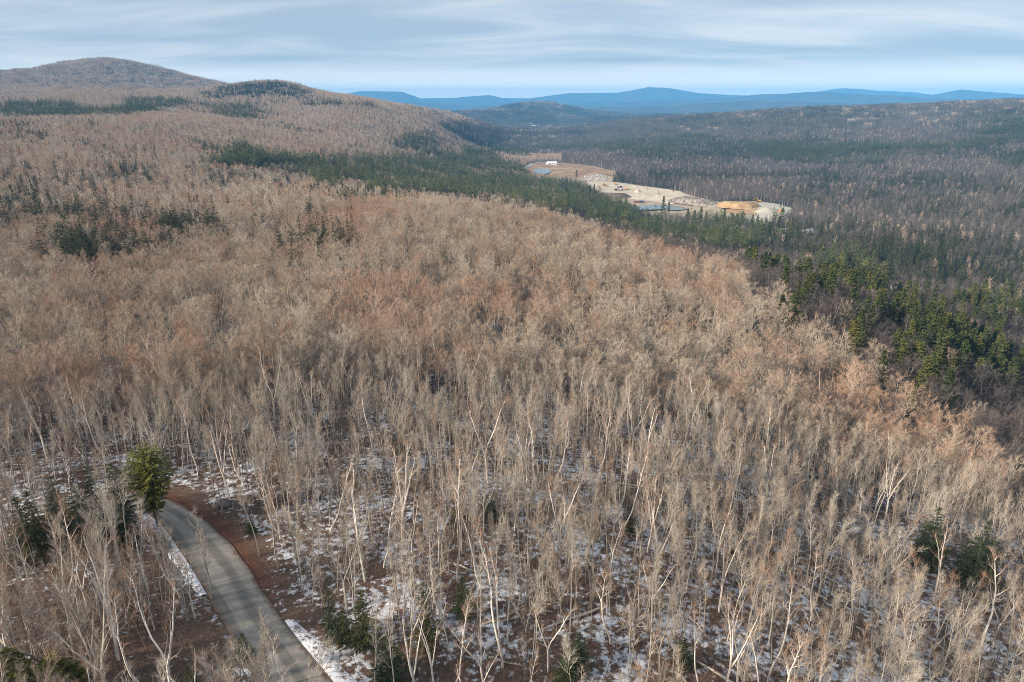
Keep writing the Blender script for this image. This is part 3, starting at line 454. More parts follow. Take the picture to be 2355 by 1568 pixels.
def spruce(seed, H=15, R=3.2, levels=17, per=8, full=True, droop=.18, power=.85, bare=.10, sub=7, rnd=False, spray=.20):
    rs = random.Random(seed); tr, cr = MB(), MB()
    tr.tube([Vector((0, 0, -.4)), Vector((rs.gauss(0, .1), rs.gauss(0, .1), H * .5)), Vector((0, 0, H * .97))], [H * .013, H * .008, .02], 5 if full else 3, 0)
    for l in range(levels):
        f = (l + rs.uniform(-.3, .3)) / levels; f = min(max(f, 0), .99); z = H * (bare + (1 - bare) * f)
        Rl = R * (1 - f) ** power * rs.uniform(.72, 1.15) * min(1, .45 + f * 4) + .12
        if rnd: Rl = R * math.sin(math.pi * min(.97, .13 + .80 * f ** 1.15)) ** .75 * rs.uniform(.8, 1.12)
        k = max(3, int(per * (1 - .4 * f)))
        for b in range(k):
            a = 6.283 * (b + rs.random() * .8) / k + l * 1.1; L = Rl * rs.uniform(.7, 1.18); dr = droop * rs.uniform(.3, 1.5) * (1 - f) - .28 * f * 1.2
            out = Vector((math.cos(a), math.sin(a), 0)); side = Vector((-math.sin(a), math.cos(a), 0))
            p = Vector((0, 0, z)); q = p + out * L + UP * (-dr * L + .10 * L)
            m1 = p.lerp(q, .55) - UP * .05 * L
            w = max(.13, L * spray)
            for e in range(sub):                       # overlapping sprays along the limb
                g = (e + .6) / sub; c = p.lerp(m1, g / .55) if g < .55 else m1.lerp(q, (g - .55) / .45)
                wl = w * (1.35 - .9 * abs(g - .45)) * rs.uniform(.7, 1.3)
                sgn = 1 if e % 2 else -1
                tip = c + (out * .85 + side * sgn * rs.uniform(.55, 1.1)).normalized() * wl * 2.0 - UP * wl * rs.uniform(.05, .65)
                cr.tri(c - out * wl * .55 + UP * .03, c + out * wl * .5 + UP * rs.uniform(-.02, .14), tip, 1)
                if rs.random() < .5: cr.tri(c - side * wl * .5, c + side * wl * .5, c + out * wl * .9 - UP * wl * rs.uniform(.3, 1.0), 1)
            cr.sliver(q - out * w * .9, q + out * w * .7 + UP * .06, w * .55, side, 1)
    cr.cone(Vector((0, 0, H * .93)), Vector((0, 0, H * 1.02)), .16, 1)
    return tr, cr
def pine(seed, H=22, R=3.6, levels=19, per=6, tuft=5, nt_=5, base=.22, power=.75, size=.85):
    rs = random.Random(seed); tr, cr = MB(), MB()
    tr.tube([Vector((0, 0, -.4)), Vector((rs.gauss(0, .2), rs.gauss(0, .2), H * .5)), Vector((rs.gauss(0, .2), rs.gauss(0, .2), H * .96))], [H * .012, H * .008, .03], 5, 0)
    for l in range(levels):
        f = l / (levels - 1); z = H * (base + (.97 - base) * f)
        Rl = R * ((1 - f) ** power * .95 + .12) * (.62 + .38 * min(1, f * 4))
        for b in range(per):
            if rs.random() < .10: continue
            a = 6.283 * (b + rs.random()) / per + l * 2.1; L = Rl * rs.uniform(.5, 1.25)
            out = Vector((math.cos(a), math.sin(a), 0)); side = Vector((-math.sin(a), math.cos(a), 0))
            p = Vector((0, 0, z + rs.uniform(-.4, .4))); q = p + out * L + UP * L * rs.uniform(.02, .30)
            cr.cone(p, q, .06, 0)
            for k in range(nt_):
                g = .35 + .65 * (k + rs.random() * .7) / nt_; c = p.lerp(q, g) + side * rs.uniform(-.3, .3) * L * .6 * g
                for t in range(tuft):
                    d = Vector((rs.gauss(0, 1), rs.gauss(0, 1), rs.uniform(.0, .9))).normalized(); d = (d + out * .35).normalized(); l_ = rs.uniform(.55, 1.1) * size
                    s = rand_side(d, rs); cr.tri(c - s * .22 * size, c + s * .22 * size, c + d * l_, 1)
                    if t % 2 == 0: cr.tri(c + d * l_ * .15, c + d * l_ * .6 + s * .38 * size, c + d * l_ * 1.0 - s * .1, 1)
    return tr, cr
def far_conifer(seed, H=16, R=2.6, n=70, pine_=False, m=None, off=None, w=.75):
    rs = random.Random(seed); m = m or MB(); o = off or Vector((0, 0, 0))
    m.cone(o - UP * .5, o + UP * H * .9, .2, 0)
    for k in range(n):
        f = rs.random() ** (1.15 if not pine_ else .8); a = rs.uniform(0, 6.283); b0 = .1 if not pine_ else .28
        rad = R * ((1 - f) ** (.9 if not pine_ else .55)) * rs.uniform(.35, 1.1); z = H * (b0 + (1 - b0) * f)
        out = Vector((math.cos(a), math.sin(a), 0)); c = o + out * rad * .6 + UP * z; sd = Vector((-math.sin(a), math.cos(a), 0))
        ww = w * (1 - .55 * f) * rs.uniform(.6, 1.2)
        m.tri(c + sd * ww + UP * rs.uniform(-.2, .3), c - sd * ww + UP * rs.uniform(-.2, .3), c + out * ww * rs.uniform(.8, 1.7) - UP * ww * (rs.uniform(.0, .7) if not pine_ else rs.uniform(-.6, .3)), 1)
    m.tri(o + Vector((.35, 0, H * .88)), o + Vector((-.35, .1, H * .88)), o + UP * H * 1.03, 1)
    return m

MATS = {'bare': [M['trunk'], M['branch'], M['twig']], 'birch': [M['birch'], M['birch'], M['birch_twig']],
        'spruce': [M['conifer_trunk'], M['spruce']], 'pine': [M['conifer_trunk'], M['pine']],
        'hemlock': [M['conifer_trunk'], M['hemlock']], 'young': [M['conifer_trunk'], M['young_pine']]}
class Kind:
    """trunk and crown meshes of a few grown specimens, and one joined mesh of each for the wood beyond"""
    def __init__(s, key, specimens, heights, mats):
        s.key = key; s.h = heights; s.trunk = []; s.crown = []; s.whole = []
        for i, (t, c) in enumerate(specimens):
            s.trunk.append(t.mesh(key + '_trunk', mats)); s.crown.append(c.mesh(key + '_crown', mats)); s.whole.append(merged(t, c).mesh(key, mats))
bare_specs = [dict(H=17, base=.45, spread=4.0), dict(H=19, base=.5, spread=3.9, stems=2), dict(H=16, base=.35, spread=4.6, nprim=17), dict(H=18, base=.5, spread=3.4, nprim=14),
              dict(H=15, base=.3, spread=4.4, stems=3, nprim=18), dict(H=17, base=.5, spread=2.6, nprim=12, lean=.07), dict(H=18, base=.4, spread=4.4, stems=2, nprim=18), dict(H=13, base=.4, spread=2.4, nprim=11, lean=.05)]
for s in bare_specs: s.update(tw=.0155, ang=(24, 62), dome=True)
THIN = dict(tw=.0105, ang=(16, 34))
bare_specs += [dict(H=16, base=.55, spread=2.1, nprim=11, nsec=6, ntw=8, r0=.11, **THIN), dict(H=14, base=.5, spread=1.9, nprim=10, nsec=5, ntw=8, r0=.09, lean=.05, **THIN), dict(H=18, base=.58, spread=2.6, nprim=12, nsec=7, ntw=9, r0=.13, lean=.03, **THIN),
               dict(H=17, base=.5, spread=3.6, stems=2, nprim=16, nsec=7, ntw=10, r0=.15, tw=.0105, ang=(20, 42)), dict(H=15, base=.42, spread=3.8, stems=3, nprim=17, nsec=7, ntw=9, r0=.14, tw=.0105, ang=(20, 44)), dict(H=17, base=.48, spread=3.2, nprim=15, nsec=7, ntw=9, r0=.15, lean=.06, tw=.0105, ang=(22, 46))]
FORM = ['broad crowned', 'twin stemmed', 'wide spreading', 'upright', 'many stemmed', 'slender leaning', 'twin stemmed broad', 'small', 'slim upright', 'thin leaning', 'tall slim', 'forked', 'many stemmed', 'leaning']
M['twig_pale'] = bark('pale_twigs', [(0, (.25, .205, .165)), (.2, (.42, .365, .305)), (.45, (.34, .29, .24)), (.65, (.50, .45, .38)), (.78, (.32, .21, .15)), (.9, (.44, .365, .285)), (1, (.37, .225, .155))])
M['branch_pale'] = bark('pale_branches', [(0, (.32, .285, .245)), (.4, (.48, .445, .395)), (.75, (.58, .545, .49)), (1, (.40, .35, .295))])
BARE = Kind('bare', [bare_tree(100 + i, **s) for i, s in enumerate(bare_specs)], [s['H'] for s in bare_specs], MATS['bare'])
for i in range(8, len(bare_specs)):
    for me in (BARE.trunk[i], BARE.crown[i], BARE.whole[i]): me.materials[1] = M['branch_pale']; me.materials[2] = M['twig_pale']
birch_specs = [dict(H=17, base=.5, spread=2.8, stems=2, nprim=9), dict(H=17, base=.55, spread=2.6, nprim=10), dict(H=17, base=.4, spread=3.0, stems=3, nprim=11), dict(H=17, base=.5, spread=2.6, nprim=9, lean=.12)]
BIRCH = Kind('birch', [bare_tree(200 + i, nsec=5, ntw=7, ang=(20, 40), r0=.17, tw=.010, birch=True, crook=.6, **s) for i, s in enumerate(birch_specs)], [17] * 4, MATS['birch'])
SPRUCE = Kind('spruce', [spruce(300 + i, R=3.0 + .25 * (i % 2), levels=16 + i, power=.8 + .1 * (i % 3)) for i in range(4)], [15] * 4, MATS['spruce'])
PINE = Kind('pine', [pine(400 + i, R=3.6 + .5 * (i % 2), base=.2 + .06 * (i % 3)) for i in range(4)], [22] * 4, MATS['pine'])
HEMLOCK = Kind('hemlock', [spruce(500 + i, H=12, R=3.0, levels=26, per=13, droop=.3, power=.6, bare=.26, sub=11, rnd=True, spray=.115) for i in range(3)], [12] * 3, MATS['hemlock'])
YOUNG = Kind('young', [pine(600 + i, H=6, R=2.2, levels=9, per=6, tuft=9, nt_=5, base=.1, power=.7, size=.6) for i in range(2)], [6] * 2, MATS['young'])
HEMLOCK_D = Kind('hemlock', [spruce(520 + i, H=12, R=3.0, levels=20, per=9, droop=.3, power=.7, bare=.08, sub=9, spray=.13) for i in range(2)], [12] * 2, MATS['spruce'])

RS = random.Random(77); NR = np.random.default_rng(5)
NAMES = {'bare': ('bare_tree', 'bare tree'), 'birch': ('birch_tree', 'birch'), 'spruce': ('spruce_tree', 'spruce'), 'pine': ('pine_tree', 'pine'), 'hemlock': ('hemlock_tree', 'hemlock'), 'young': ('young_pine', 'pine')}
TAKEN = []
def plant(kind, i, x, y, h, label, group, rz=None, wide=1.0, tilt=(0, 0)):
    s = h / kind.h[i]; z = ground(x, y)
    nm, cat = NAMES[kind.key]
    o = thing(nm, label, cat, (x, y, z - .1), 0, (s * wide, s * wide, s), group)
    o.rotation_euler = (tilt[0], tilt[1], RS.uniform(0, 6.283) if rz is None else rz)
    link('trunk', kind.trunk[i], o); link('crown', kind.crown[i], o)
    TAKEN.append((x, y)); return o
CT, ST = math.cos(PITCH), math.sin(PITCH)
def in_frame(x, y, z, m=0.0):
    f = y * CT - z * ST; return np.where(f > 1, (np.abs(x / np.maximum(f, 1)) < .7497 + m) & (np.abs((y * ST + z * CT) / np.maximum(f, 1)) < .4993 + m), False)

# ---- single trees that stand out
BL = ['tall forked white birch rising above the tan crowns up the slope from the road bend', 'white birch with a wide Y-shaped top just behind the road bend', 'slim white birch right of the Y-shaped one behind the bend',
      'leaning white birch standing behind and left of the round green hemlock', 'pale birch near the left edge, highest of the birches there', 'short white birch left of the round green hemlock',
      'large white birch in the dark wood left of the road', 'tall white birch with side branches left of the road verge', 'white birch forking high, nearest to the left verge of the road', 'thin crooked birch by the left edge, level with the bend',
      'small birch by the left edge, a little above the bend', 'slender birch right of the reddish leaf bank', 'small bare birch by the bottom of the road, left verge', 'small birch hanging over the road at the bottom edge',
      'widely forked white birch in the middle of the near wood', 'white birch left of the widely forked one in the middle', 'crooked white birch, leftmost of the three in the middle of the near wood', 'single tall white birch right of the widely forked one',
      'white birch with a bare lower stem above the dark hemlock clump', 'leaning white birch right of the dark hemlock clump', 'twisted pale birch near the bottom middle', 'small birch at the bottom edge, centre', 'thin birch beside the twisted pale one at the bottom middle',
      'white birch with reddish twigs in the snow patch at lower right', 'leaning white birch above the snow patch at lower right', 'crooked birch left of the reddish twigged one at lower right', 'forked birch just left of the reddish twigged one', 'many-stemmed white birch at the bottom edge, right of centre',
      'white birch standing between the two dark spruces at lower right', 'broad pale birch with a fan of white limbs in the middle foreground', 'thin birch directly behind the bend of the road', 'thin birch to the right behind the bend of the road',
      'white birch half way up the middle of the slope', 'pale birch above and left of the middle of the slope', 'pale birch left of the middle, high on the near slope', 'birch in the snowy wood right of the broad pale one', 'short birch in the snowy wood at bottom centre',
      'thin birch in the snowy wood left of the two spruces', 'pale birch on the far side of the near wood, right', 'pale birch at mid height right of centre']
for k, (x, y, h) in enumerate(BIRCHES):
    plant(BIRCH, k % 4, x, y, h, BL[k], 'white birches in the near wood', wide=RS.uniform(.8, 1.05), tilt=(RS.gauss(0, .06), RS.gauss(0, .06)))
HL = ['large round olive green hemlock at the bend of the road', 'dark hemlock in the wood left of the round one', 'dark hemlock near the left edge above the road bend', 'narrow hemlock tucked under the round one at the bend', 'small hemlock between the two dark ones at left',
      'dark hemlock at the top of the shaded clump by the road', 'yellowish hemlock left in the shaded clump by the road', 'narrow dark green hemlock nearest the right verge of the road', 'broad dark hemlock at the foot of the shaded clump', 'low hemlock at the left foot of the shaded clump',
      'small hemlock in the middle of the near wood', 'small hemlock right of the one in the middle of the near wood', 'small hemlock in the snowy wood at bottom centre', 'hemlock hidden among trunks above the near wood', 'low hemlock on the left verge of the road, near the bottom',
      'low hemlock bush at the inner side of the bend', 'small hemlock beside the boulder on the leaf bank', 'hemlock right of the shaded clump', 'small hemlock at the bottom edge right of centre', 'small hemlock in the middle right of the near wood', 'small hemlock in the snow at lower right', 'small hemlock at the bottom left of the road', 'small hemlock left of the leaning birch at lower right',
      'dark hemlock standing over the road just left of the round one', 'dark hemlock second left of the round one above the bend', 'dark hemlock left in the dim wood above the bend', 'low dark hemlock at the inner bend, left of the verge', 'dark hemlock by the left edge, level with the boulder', 'low dark hemlock in the dim wood level with the bend']
for k, (x, y, h, w) in enumerate(HEMLOCKS):
    kd = HEMLOCK if k == 0 else HEMLOCK_D
    h2 = h if k == 0 or k > 22 else h * .74; plant(kd, k % len(kd.h), x, y, h2, HL[k], 'hemlocks in the near wood', wide=w / 3.0 * 12 / h)
for k, (x, y, h, w) in enumerate(SPRUCES):
    plant(SPRUCE, k, x, y, h, ['dark spruce at lower right, left one of the pair', 'dark spruce at lower right, right one of the pair'][k], 'pair of spruces at lower right', wide=w / 3.1 * 15 / h)
for k, (x, y, h, w) in enumerate(YOUNG_PINES):
    plant(YOUNG, k % 2, x, y, h, ['bright yellow green young pine in the bottom left corner', 'dull green young pine at the left edge near the bottom', 'small young pine at the bottom edge, far left'][k], 'young pines at bottom left', wide=w / 2.2 * 6 / h)
ORD = ['leftmost'] + [w + ' from the left' for w in ('second third fourth fifth sixth seventh eighth ninth tenth eleventh twelfth thirteenth fourteenth fifteenth sixteenth seventeenth eighteenth nineteenth twentieth '
       'twenty-first twenty-second twenty-third twenty-fourth twenty-fifth twenty-sixth twenty-seventh twenty-eighth twenty-ninth thirtieth thirty-first thirty-second thirty-third thirty-fourth thirty-fifth').split()]
def row(kind, pts, what, group):
    pts = sorted(pts, key=lambda p: math.atan2(p[0], p[1]))
    for k, (x, y, h) in enumerate(pts):
        plant(kind, RS.randrange(len(kind.h)), x, y, h, what + ', ' + (ORD[k] if k < len(pts) - 1 else 'rightmost'), group, wide=RS.uniform(.85, 1.15))
row(PINE, PINES[:20], 'tall green pine in the hollow at right', 'pines in the hollow at right')
row(PINE, PINES[20:], 'green pine in the rounded clump on the valley side', 'pines of the rounded clump')
row(PINE, VALLEY_PINES, 'dark pine standing before the sand pit', 'pines before the sand pit')
row(SPRUCE, SPRUCE_ROW, 'dark spruce in the short row high on the left slope', 'short row of spruces')
row(PINE, PINE_CLUMP, 'green pine in the clump left of the long pine belt', 'pine clump left of the belt')
row(SPRUCE, LONE_SPRUCES, 'dark spruce poking out of the bare wood', 'spruces dotted through the bare wood')

# ---------------------------------------------------------------- the woods
def vnoise(x, y, s, seed):
    """smooth value noise, 0..1"""
    g = np.random.default_rng(seed).random((256, 256)); u, v = x / s, y / s
    i, j = np.floor(u).astype(int), np.floor(v).astype(int); fu, fv = u - i, v - j; fu = fu * fu * (3 - 2 * fu); fv = fv * fv * (3 - 2 * fv)
    q = lambda a, b: g[(i + a) % 256, (j + b) % 256]
    return (q(0, 0) * (1 - fu) + q(1, 0) * fu) * (1 - fv) + (q(0, 1) * (1 - fu) + q(1, 1) * fu) * fv
CLEAR = [PLOTS['floor'], PLOTS['meadow']]
AZL = math.radians(46)
def lattice(r0, r1, cell, jit=.46):
    n = int(r1 / cell) + 2
    i, j = np.meshgrid(np.arange(-n, n + 1), np.arange(-2, n + 1), indexing='ij')
    x = (i + .5 * (j % 2)).ravel() * cell; y = j.ravel() * cell
    keep = (np.hypot(x, y) > r0 - cell) & (np.hypot(x, y) < r1 + cell) & (np.abs(np.arctan2(x, y)) < AZL + .05); x, y = x[keep], y[keep]
    x = x + NR.uniform(-jit, jit, len(x)) * cell; y = y + NR.uniform(-jit, jit, len(x)) * cell
    r = np.hypot(x, y); k = (r >= r0) & (r < r1) & (np.abs(np.arctan2(x, y)) < AZL)
    return x[k], y[k]
# what a viewer within some tens of metres of the viewpoint could see of the land
_azb = np.linspace(-AZL - .1, AZL + .1, 360); _rb = np.exp(np.linspace(math.log(25), math.log(9000), 420))
_A, _R = np.meshgrid(_azb, _rb, indexing='ij'); _Z = T((_R * np.sin(_A)).ravel(), (_R * np.cos(_A)).ravel()).reshape(_A.shape)
_HOR = np.maximum.accumulate((_Z + 8) / _R, axis=1)
def seen(x, y, z, top=22):
    r = np.hypot(x, y); a = np.arctan2(x, y)
    i = np.clip(np.round((a - _azb[0]) / (_azb[1] - _azb[0])).astype(int), 0, 359); j = np.clip(np.searchsorted(_rb, r * .96) - 1, 0, 419)
    return (z + top) / r > _HOR[i, j] - .004 - 12 / r
def conifer(x, y):
    """chance of a conifer, and whether it is a pine"""
    r = np.hypot(x, y); a = np.degrees(np.arctan2(x, y))
    p = np.where(r > 500, .02, np.where(r > 230, .004, 0)) + np.where((a < -13) & (r > 330) & (r < 1100), np.clip((vnoise(x + 70, y + 70, 33, 61) - .55) * 1.6, 0, .5), 0); pine_ = np.zeros(len(x), bool)
    valley = (r > 560) & (T(x, y) < -95) & (a > -2) | (a > 8) & (r > 620)
    nz = .40 * vnoise(x + 900, y * .8 + 900, 190, 3) + .35 * vnoise(x + 900, y + 900, 60, 4) + .25 * vnoise(x + 900, y + 900, 22, 5)
    p = np.where(valley, np.clip((nz - np.where(r > 1400, .345, .29)) * 2.4 + (NR.random(len(x)) - .5) * .3, .08, .85), p)
    pine_ = valley & (vnoise(x + 500, y + 500, 260, 8) > .68)
    p = np.where(r > 4700, np.clip(.45 + (nz - .45) * 2, .1, .95), p)
    left = (~valley) & (r > 1200) & (r < 4700); p = np.where(left, np.clip((nz - .62) * 3, .01, .7), p)
    done = np.zeros(len(x), bool)
    jx = (vnoise(x + 4000, y + 4000, 60, 51) - .5) * .03 * r + (vnoise(x + 4000, y + 4000, 21, 53) - .5) * .025 * r; jy = (vnoise(x + 4000, y + 4000, 60, 52) - .5) * .07 * r + (vnoise(x + 4000, y + 4000, 21, 54) - .5) * .04 * r
    for kind, pr, poly in STANDS:
        k = in_poly(x + jx, y + jy, poly) & ~done; nz2 = .5 * vnoise(x + 333, y + 777, 38, 9) + .5 * vnoise(x + 333, y + 777, 17, 10)
        p = np.where(k, np.clip(pr + (nz2 - .5) * (1.6 if pr < .8 else .9) * (pr > .1), 0, 1), p); pine_ = np.where(k, kind == 'pine', pine_); done |= k
    return p, pine_
def shade_greyness(x, y, z):
    """share of greyed bare trees: part ash and aspen, part valley and flank shade put into colour"""
    r = np.hypot(x, y); a = np.degrees(np.arctan2(x, y))
    flank = in_poly(x, y, FLANK)
    return np.where(flank, .97, 0) + ~flank * np.clip(np.where((a > 4) & (r > 480) | (a > -8) & (r > 2300) | (z < -92) & (r < 700), .9, .12) * np.clip((-78 - z) / 14, .25, 1) * np.where((a > 4) & (r > 900), 4, 1), 0, .98)
def free(x, y, road=True):
    k = np.ones(len(x), bool)
    for q in CLEAR: k &= ~in_poly(x, y, q)
    if road:
        near = np.hypot(x, y) < 170; d = np.full(len(x), 99.)
        if near.any(): d[near] = dist_line(x[near], y[near], RC)
        k &= d > 5.0
        tr = np.hypot(x, y) < 1200
        if tr.any():
            d = np.full(len(x), 99.); d[tr] = dist_line(x[tr], y[tr], VALLEY_ROAD); k &= d > 5
    return k
def proto(name, meshes):
    c = bpy.data.collections.new(name)                   # a store of specimens; only the wood's own points place them
    for i, me in enumerate(meshes): c.objects.link(bpy.data.objects.new('%s_%02d' % (name, i), me))
    return c
def scatter(name, x, y, z, scale, wide, idx, store, tilt=.03, label=None, category=None):
    n = len(x)
    me = bpy.data.meshes.new(name); me.vertices.add(n); me.vertices.foreach_set('co', np.stack([x, y, z], -1).astype(np.float32).ravel())
    rot = np.stack([NR.normal(0, tilt, n), NR.normal(0, tilt, n), NR.uniform(0, 6.283, n)], -1)
    sc = np.stack([scale * wide, scale * wide, scale], -1)
    for nm, ty, val in (('rot', 'FLOAT_VECTOR', rot), ('scl', 'FLOAT_VECTOR', sc)):
        a = me.attributes.new(nm, ty, 'POINT'); a.data.foreach_set('vector', val.astype(np.float32).ravel())
    a = me.attributes.new('pick', 'INT', 'POINT'); a.data.foreach_set('value', np.asarray(idx, np.int32))
    o = link(name, me, kind='stuff', label=label, category=category)
    ng = bpy.data.node_groups.new(name, 'GeometryNodeTree'); ng.interface.new_socket('Geometry', in_out='INPUT', socket_type='NodeSocketGeometry'); ng.interface.new_socket('Geometry', in_out='OUTPUT', socket_type='NodeSocketGeometry')
    gi, go = N(ng, 'NodeGroupInput'), N(ng, 'NodeGroupOutput')
    ci = N(ng, 'GeometryNodeCollectionInfo'); ci.inputs['Collection'].default_value = store; ci.inputs['Separate Children'].default_value = True; ci.inputs['Reset Children'].default_value = True
    ip = N(ng, 'GeometryNodeInstanceOnPoints'); ip.inputs['Pick Instance'].default_value = True
    def attr(nm, ty):
        q = N(ng, 'GeometryNodeInputNamedAttribute', data_type=ty); q.inputs['Name'].default_value = nm; return q.outputs['Attribute']
    e = N(ng, 'FunctionNodeEulerToRotation'); ng.links.new(attr('rot', 'FLOAT_VECTOR'), e.inputs[0])
    ng.links.new(gi.outputs[0], ip.inputs['Points']); ng.links.new(ci.outputs[0], ip.inputs['Instance']); ng.links.new(attr('pick', 'INT'), ip.inputs['Instance Index'])
    ng.links.new(e.outputs[0], ip.inputs['Rotation']); ng.links.new(attr('scl', 'FLOAT_VECTOR'), ip.inputs['Scale']); ng.links.new(ip.outputs[0], go.inputs[0])
    md = o.modifiers.new('place', 'NODES'); md.node_group = ng
    return o
COUNT = {}

# ---- near wood: grown trees; the 300 of each kind that show largest are things of their own
xa, ya = lattice(27, 165, 2.4); xb, yb = lattice(165, 500, 4.6)
xc, yc = lattice(27, 125, 2.7); lw = (xc < -18) & in_poly(xc, yc, [tuple(q) for q in RL] + [(-40, -10), (-140, 30), (-140, 66)]); x, y = np.concatenate([xa, xb, xc[lw]]), np.concatenate([ya, yb, yc[lw]])
z = T(x, y); k = free(x, y) & seen(x, y, z)
tk = np.array(TAKEN); dmin = np.full(len(x), 99.); nr = np.hypot(x, y) < 320
for (a, b) in TAKEN: dmin = np.minimum(dmin, np.hypot(x - a, y - b))
k &= dmin > 2.2
# room in front of the trees that stand out
for kd_, lst, lat, dep in (('s', SPRUCES, 3.6, 15), ('h', HEMLOCKS[:1], 3.8, 18), ('b', BIRCHES, 1.3, 12), ('p', PINES, 2.5, 12), ('y', YOUNG_PINES, 3, 9)):
    for q in lst:
        d_ = math.hypot(q[0], q[1]); ux, uy = q[0] / d_, q[1] / d_; al = (q[0] - x) * ux + (q[1] - y) * uy; la = np.abs((x - q[0]) * uy - (y - q[1]) * ux); k &= ~((al > 0) & (al < dep) & (la < lat))
# thinner along the leaf bank by the road and in the snowy openings
rd = dist_line(x, y, [tuple(q) for q in RR]); k &= ~((rd < 7) & (NR.random(len(x)) < .30)); k &= ~((np.hypot(x, y) < 150) & (vnoise(x + 200, y + 200, 13, 21) > .80))
x, y, z = x[k], y[k], z[k]
p, ip_ = conifer(x, y); isc = NR.random(len(x)) < p; r = np.hypot(x, y)
kind_ = np.where(isc, np.where(ip_, 'pine', 'spruce'), np.where(NR.random(len(x)) < np.where((r < 120) & (x < -30) & (dist_line(x, y, [tuple(q) for q in RL]) < dist_line(x, y, [tuple(q) for q in RR])), .22, np.where(r < 300, .05, .035)), 'birch', 'bare'))
size = {'bare': (.55, 1.0), 'birch': (.6, .98), 'spruce': (.9, 1.4), 'pine': (.75, 1.05)}
KD = {'bare': BARE, 'birch': BIRCH, 'spruce': SPRUCE, 'pine': PINE}
def wood_label(kd, px, py, h, form):
    """where in the wood, by what one can find in the picture"""
    w = {'bare': 'leafless tree', 'birch': 'white birch', 'spruce': 'dark spruce', 'pine': 'green pine'}[kd]
    hs = {'bare': (12.5, 16), 'birch': (13.5, 15.5), 'spruce': (13, 16.5), 'pine': (18.5, 21)}[kd]
    sz = 'short' if h < hs[0] else 'tall' if h > hs[1] else 'mid-sized'
    r = math.hypot(px, py)
    dl, dr = min(math.hypot(px - q[0], py - q[1]) for q in RL), min(math.hypot(px - q[0], py - q[1]) for q in RR)
    a = math.degrees(math.atan2(px, py)); side = 'left' if dl < dr and py < 112 and r < 118 else 'right'
    if kd in ('spruce', 'pine') or r > 150:
        dp = 'near' if r < 330 else 'middle' if r < 500 else 'far'
        if a < -27: s = 'by the left edge, %s part of the long slope' % dp
        elif a < -14: s = 'on the left third of the long slope, %s part' % dp
        elif a < 0: s = 'just left of centre on the %s part of the long slope' % dp
        elif a < 12: s = 'right of centre on the %s part of the long slope' % dp
        elif a < 24: s = 'in the %s part of the hollow below the sand pit' % dp
        elif a < 31: s = 'in the %s part of the hollow at right' % dp
        else: s = 'in the %s part of the hollow by the right edge' % dp
    elif min(dl, dr) < 11: s = 'on the edge of the gravel road, ' + side + ' side'
    elif side == 'left': s = 'in the shaded wood left of the gravel road'
    elif a < -22: s = 'in the wood behind the road bend'
    elif a < -6: s = 'in the near wood right of the leaf bank'
    elif a < 12: s = 'in the snowy near wood, middle of the foreground'
    elif a < 26: s = 'in the snowy near wood, right of the middle'
    else: s = 'in the snowy near wood towards the right edge'
    if form: return sz + ' ' + form + ' ' + w + ' ' + s, w + 's ' + s
    return sz + ' ' + w + ' ' + s, ('white birches' if kd == 'birch' else w + 's') + ' ' + s
rest = {}
for kd in ('bare', 'birch', 'spruce', 'pine'):
    ii = np.where(kind_ == kd)[0]; K = KD[kd]
    sz = NR.uniform(*size[kd], len(ii)) * np.where((kd == 'bare') & (r[ii] < 165), np.where(x[ii] < -38, 1.0, .88), 1); wd = NR.uniform(.85, 1.2, len(ii)) * np.where((kd == 'bare') & (r[ii] > 165), 1.08, .95); pk = NR.integers(0, min(8, len(K.h)), len(ii))
    if kd == 'bare': pk = np.where((r[ii] > 150) & (vnoise(x[ii], y[ii], 30, 31) > .5), NR.choice([2, 4, 6, 1], len(ii)), np.where(r[ii] < 150, NR.choice([8, 9, 10, 8, 9, 10, 8, 9, 10, 11, 12, 13], len(ii)), pk))
    hh = sz * np.array(K.h)[pk]
    vis = in_frame(x[ii], y[ii], z[ii] + hh * .7)
    order = np.argsort(np.where(vis, r[ii], 1e9)); lim = {'bare': 300, 'birch': 110, 'spruce': 110, 'pine': 110}[kd]
    own = order[:lim][vis[order[:lim]]]; mask = np.zeros(len(ii), bool); mask[own] = True
    for q in own:
        i = ii[q]; lb, gp = wood_label(kd, x[i], y[i], hh[q], FORM[pk[q]] if kd == 'bare' else '')
        plant(K, int(pk[q]), float(x[i]), float(y[i]), float(hh[q]), lb, gp, wide=float(wd[q]), tilt=(RS.gauss(0, .03), RS.gauss(0, .03)))
    rest[kd] = (ii[~mask], sz[~mask], wd[~mask], pk[~mask])
def shade_regrey(me):
    c = me.copy(); c.materials[1] = M['branch_grey']; c.materials[2] = M['twig_grey']; return c  # swaps in the bark with valley and slope shade in its colour
GREY = {'bare': [shade_regrey(me) for me in BARE.whole]}
i_, s_, w_, p_ = rest['bare']; rest['bare'] = (i_, s_, w_, np.where(NR.random(len(i_)) < shade_greyness(x[i_], y[i_], z[i_]), p_ + len(BARE.h), p_))
for kd, nm, lb in (('bare', 'bare_wood', 'leafless tan hardwood covering the near hill'), ('birch', 'birch_wood', 'pale birches scattered through the hill wood'), ('spruce', 'spruce_wood', 'dark spruces scattered through the hill wood'), ('pine', 'pine_wood', 'green pines beyond the crest of the near hill')):
    i, s_, w_, p_ = rest[kd]
    if len(i): scatter(nm, x[i], y[i], z[i] - .15, s_, w_, p_, proto(kd + '_specimen', KD[kd].whole + GREY.get(kd, [])), label=lb, category='wood'); COUNT[nm] = len(i)

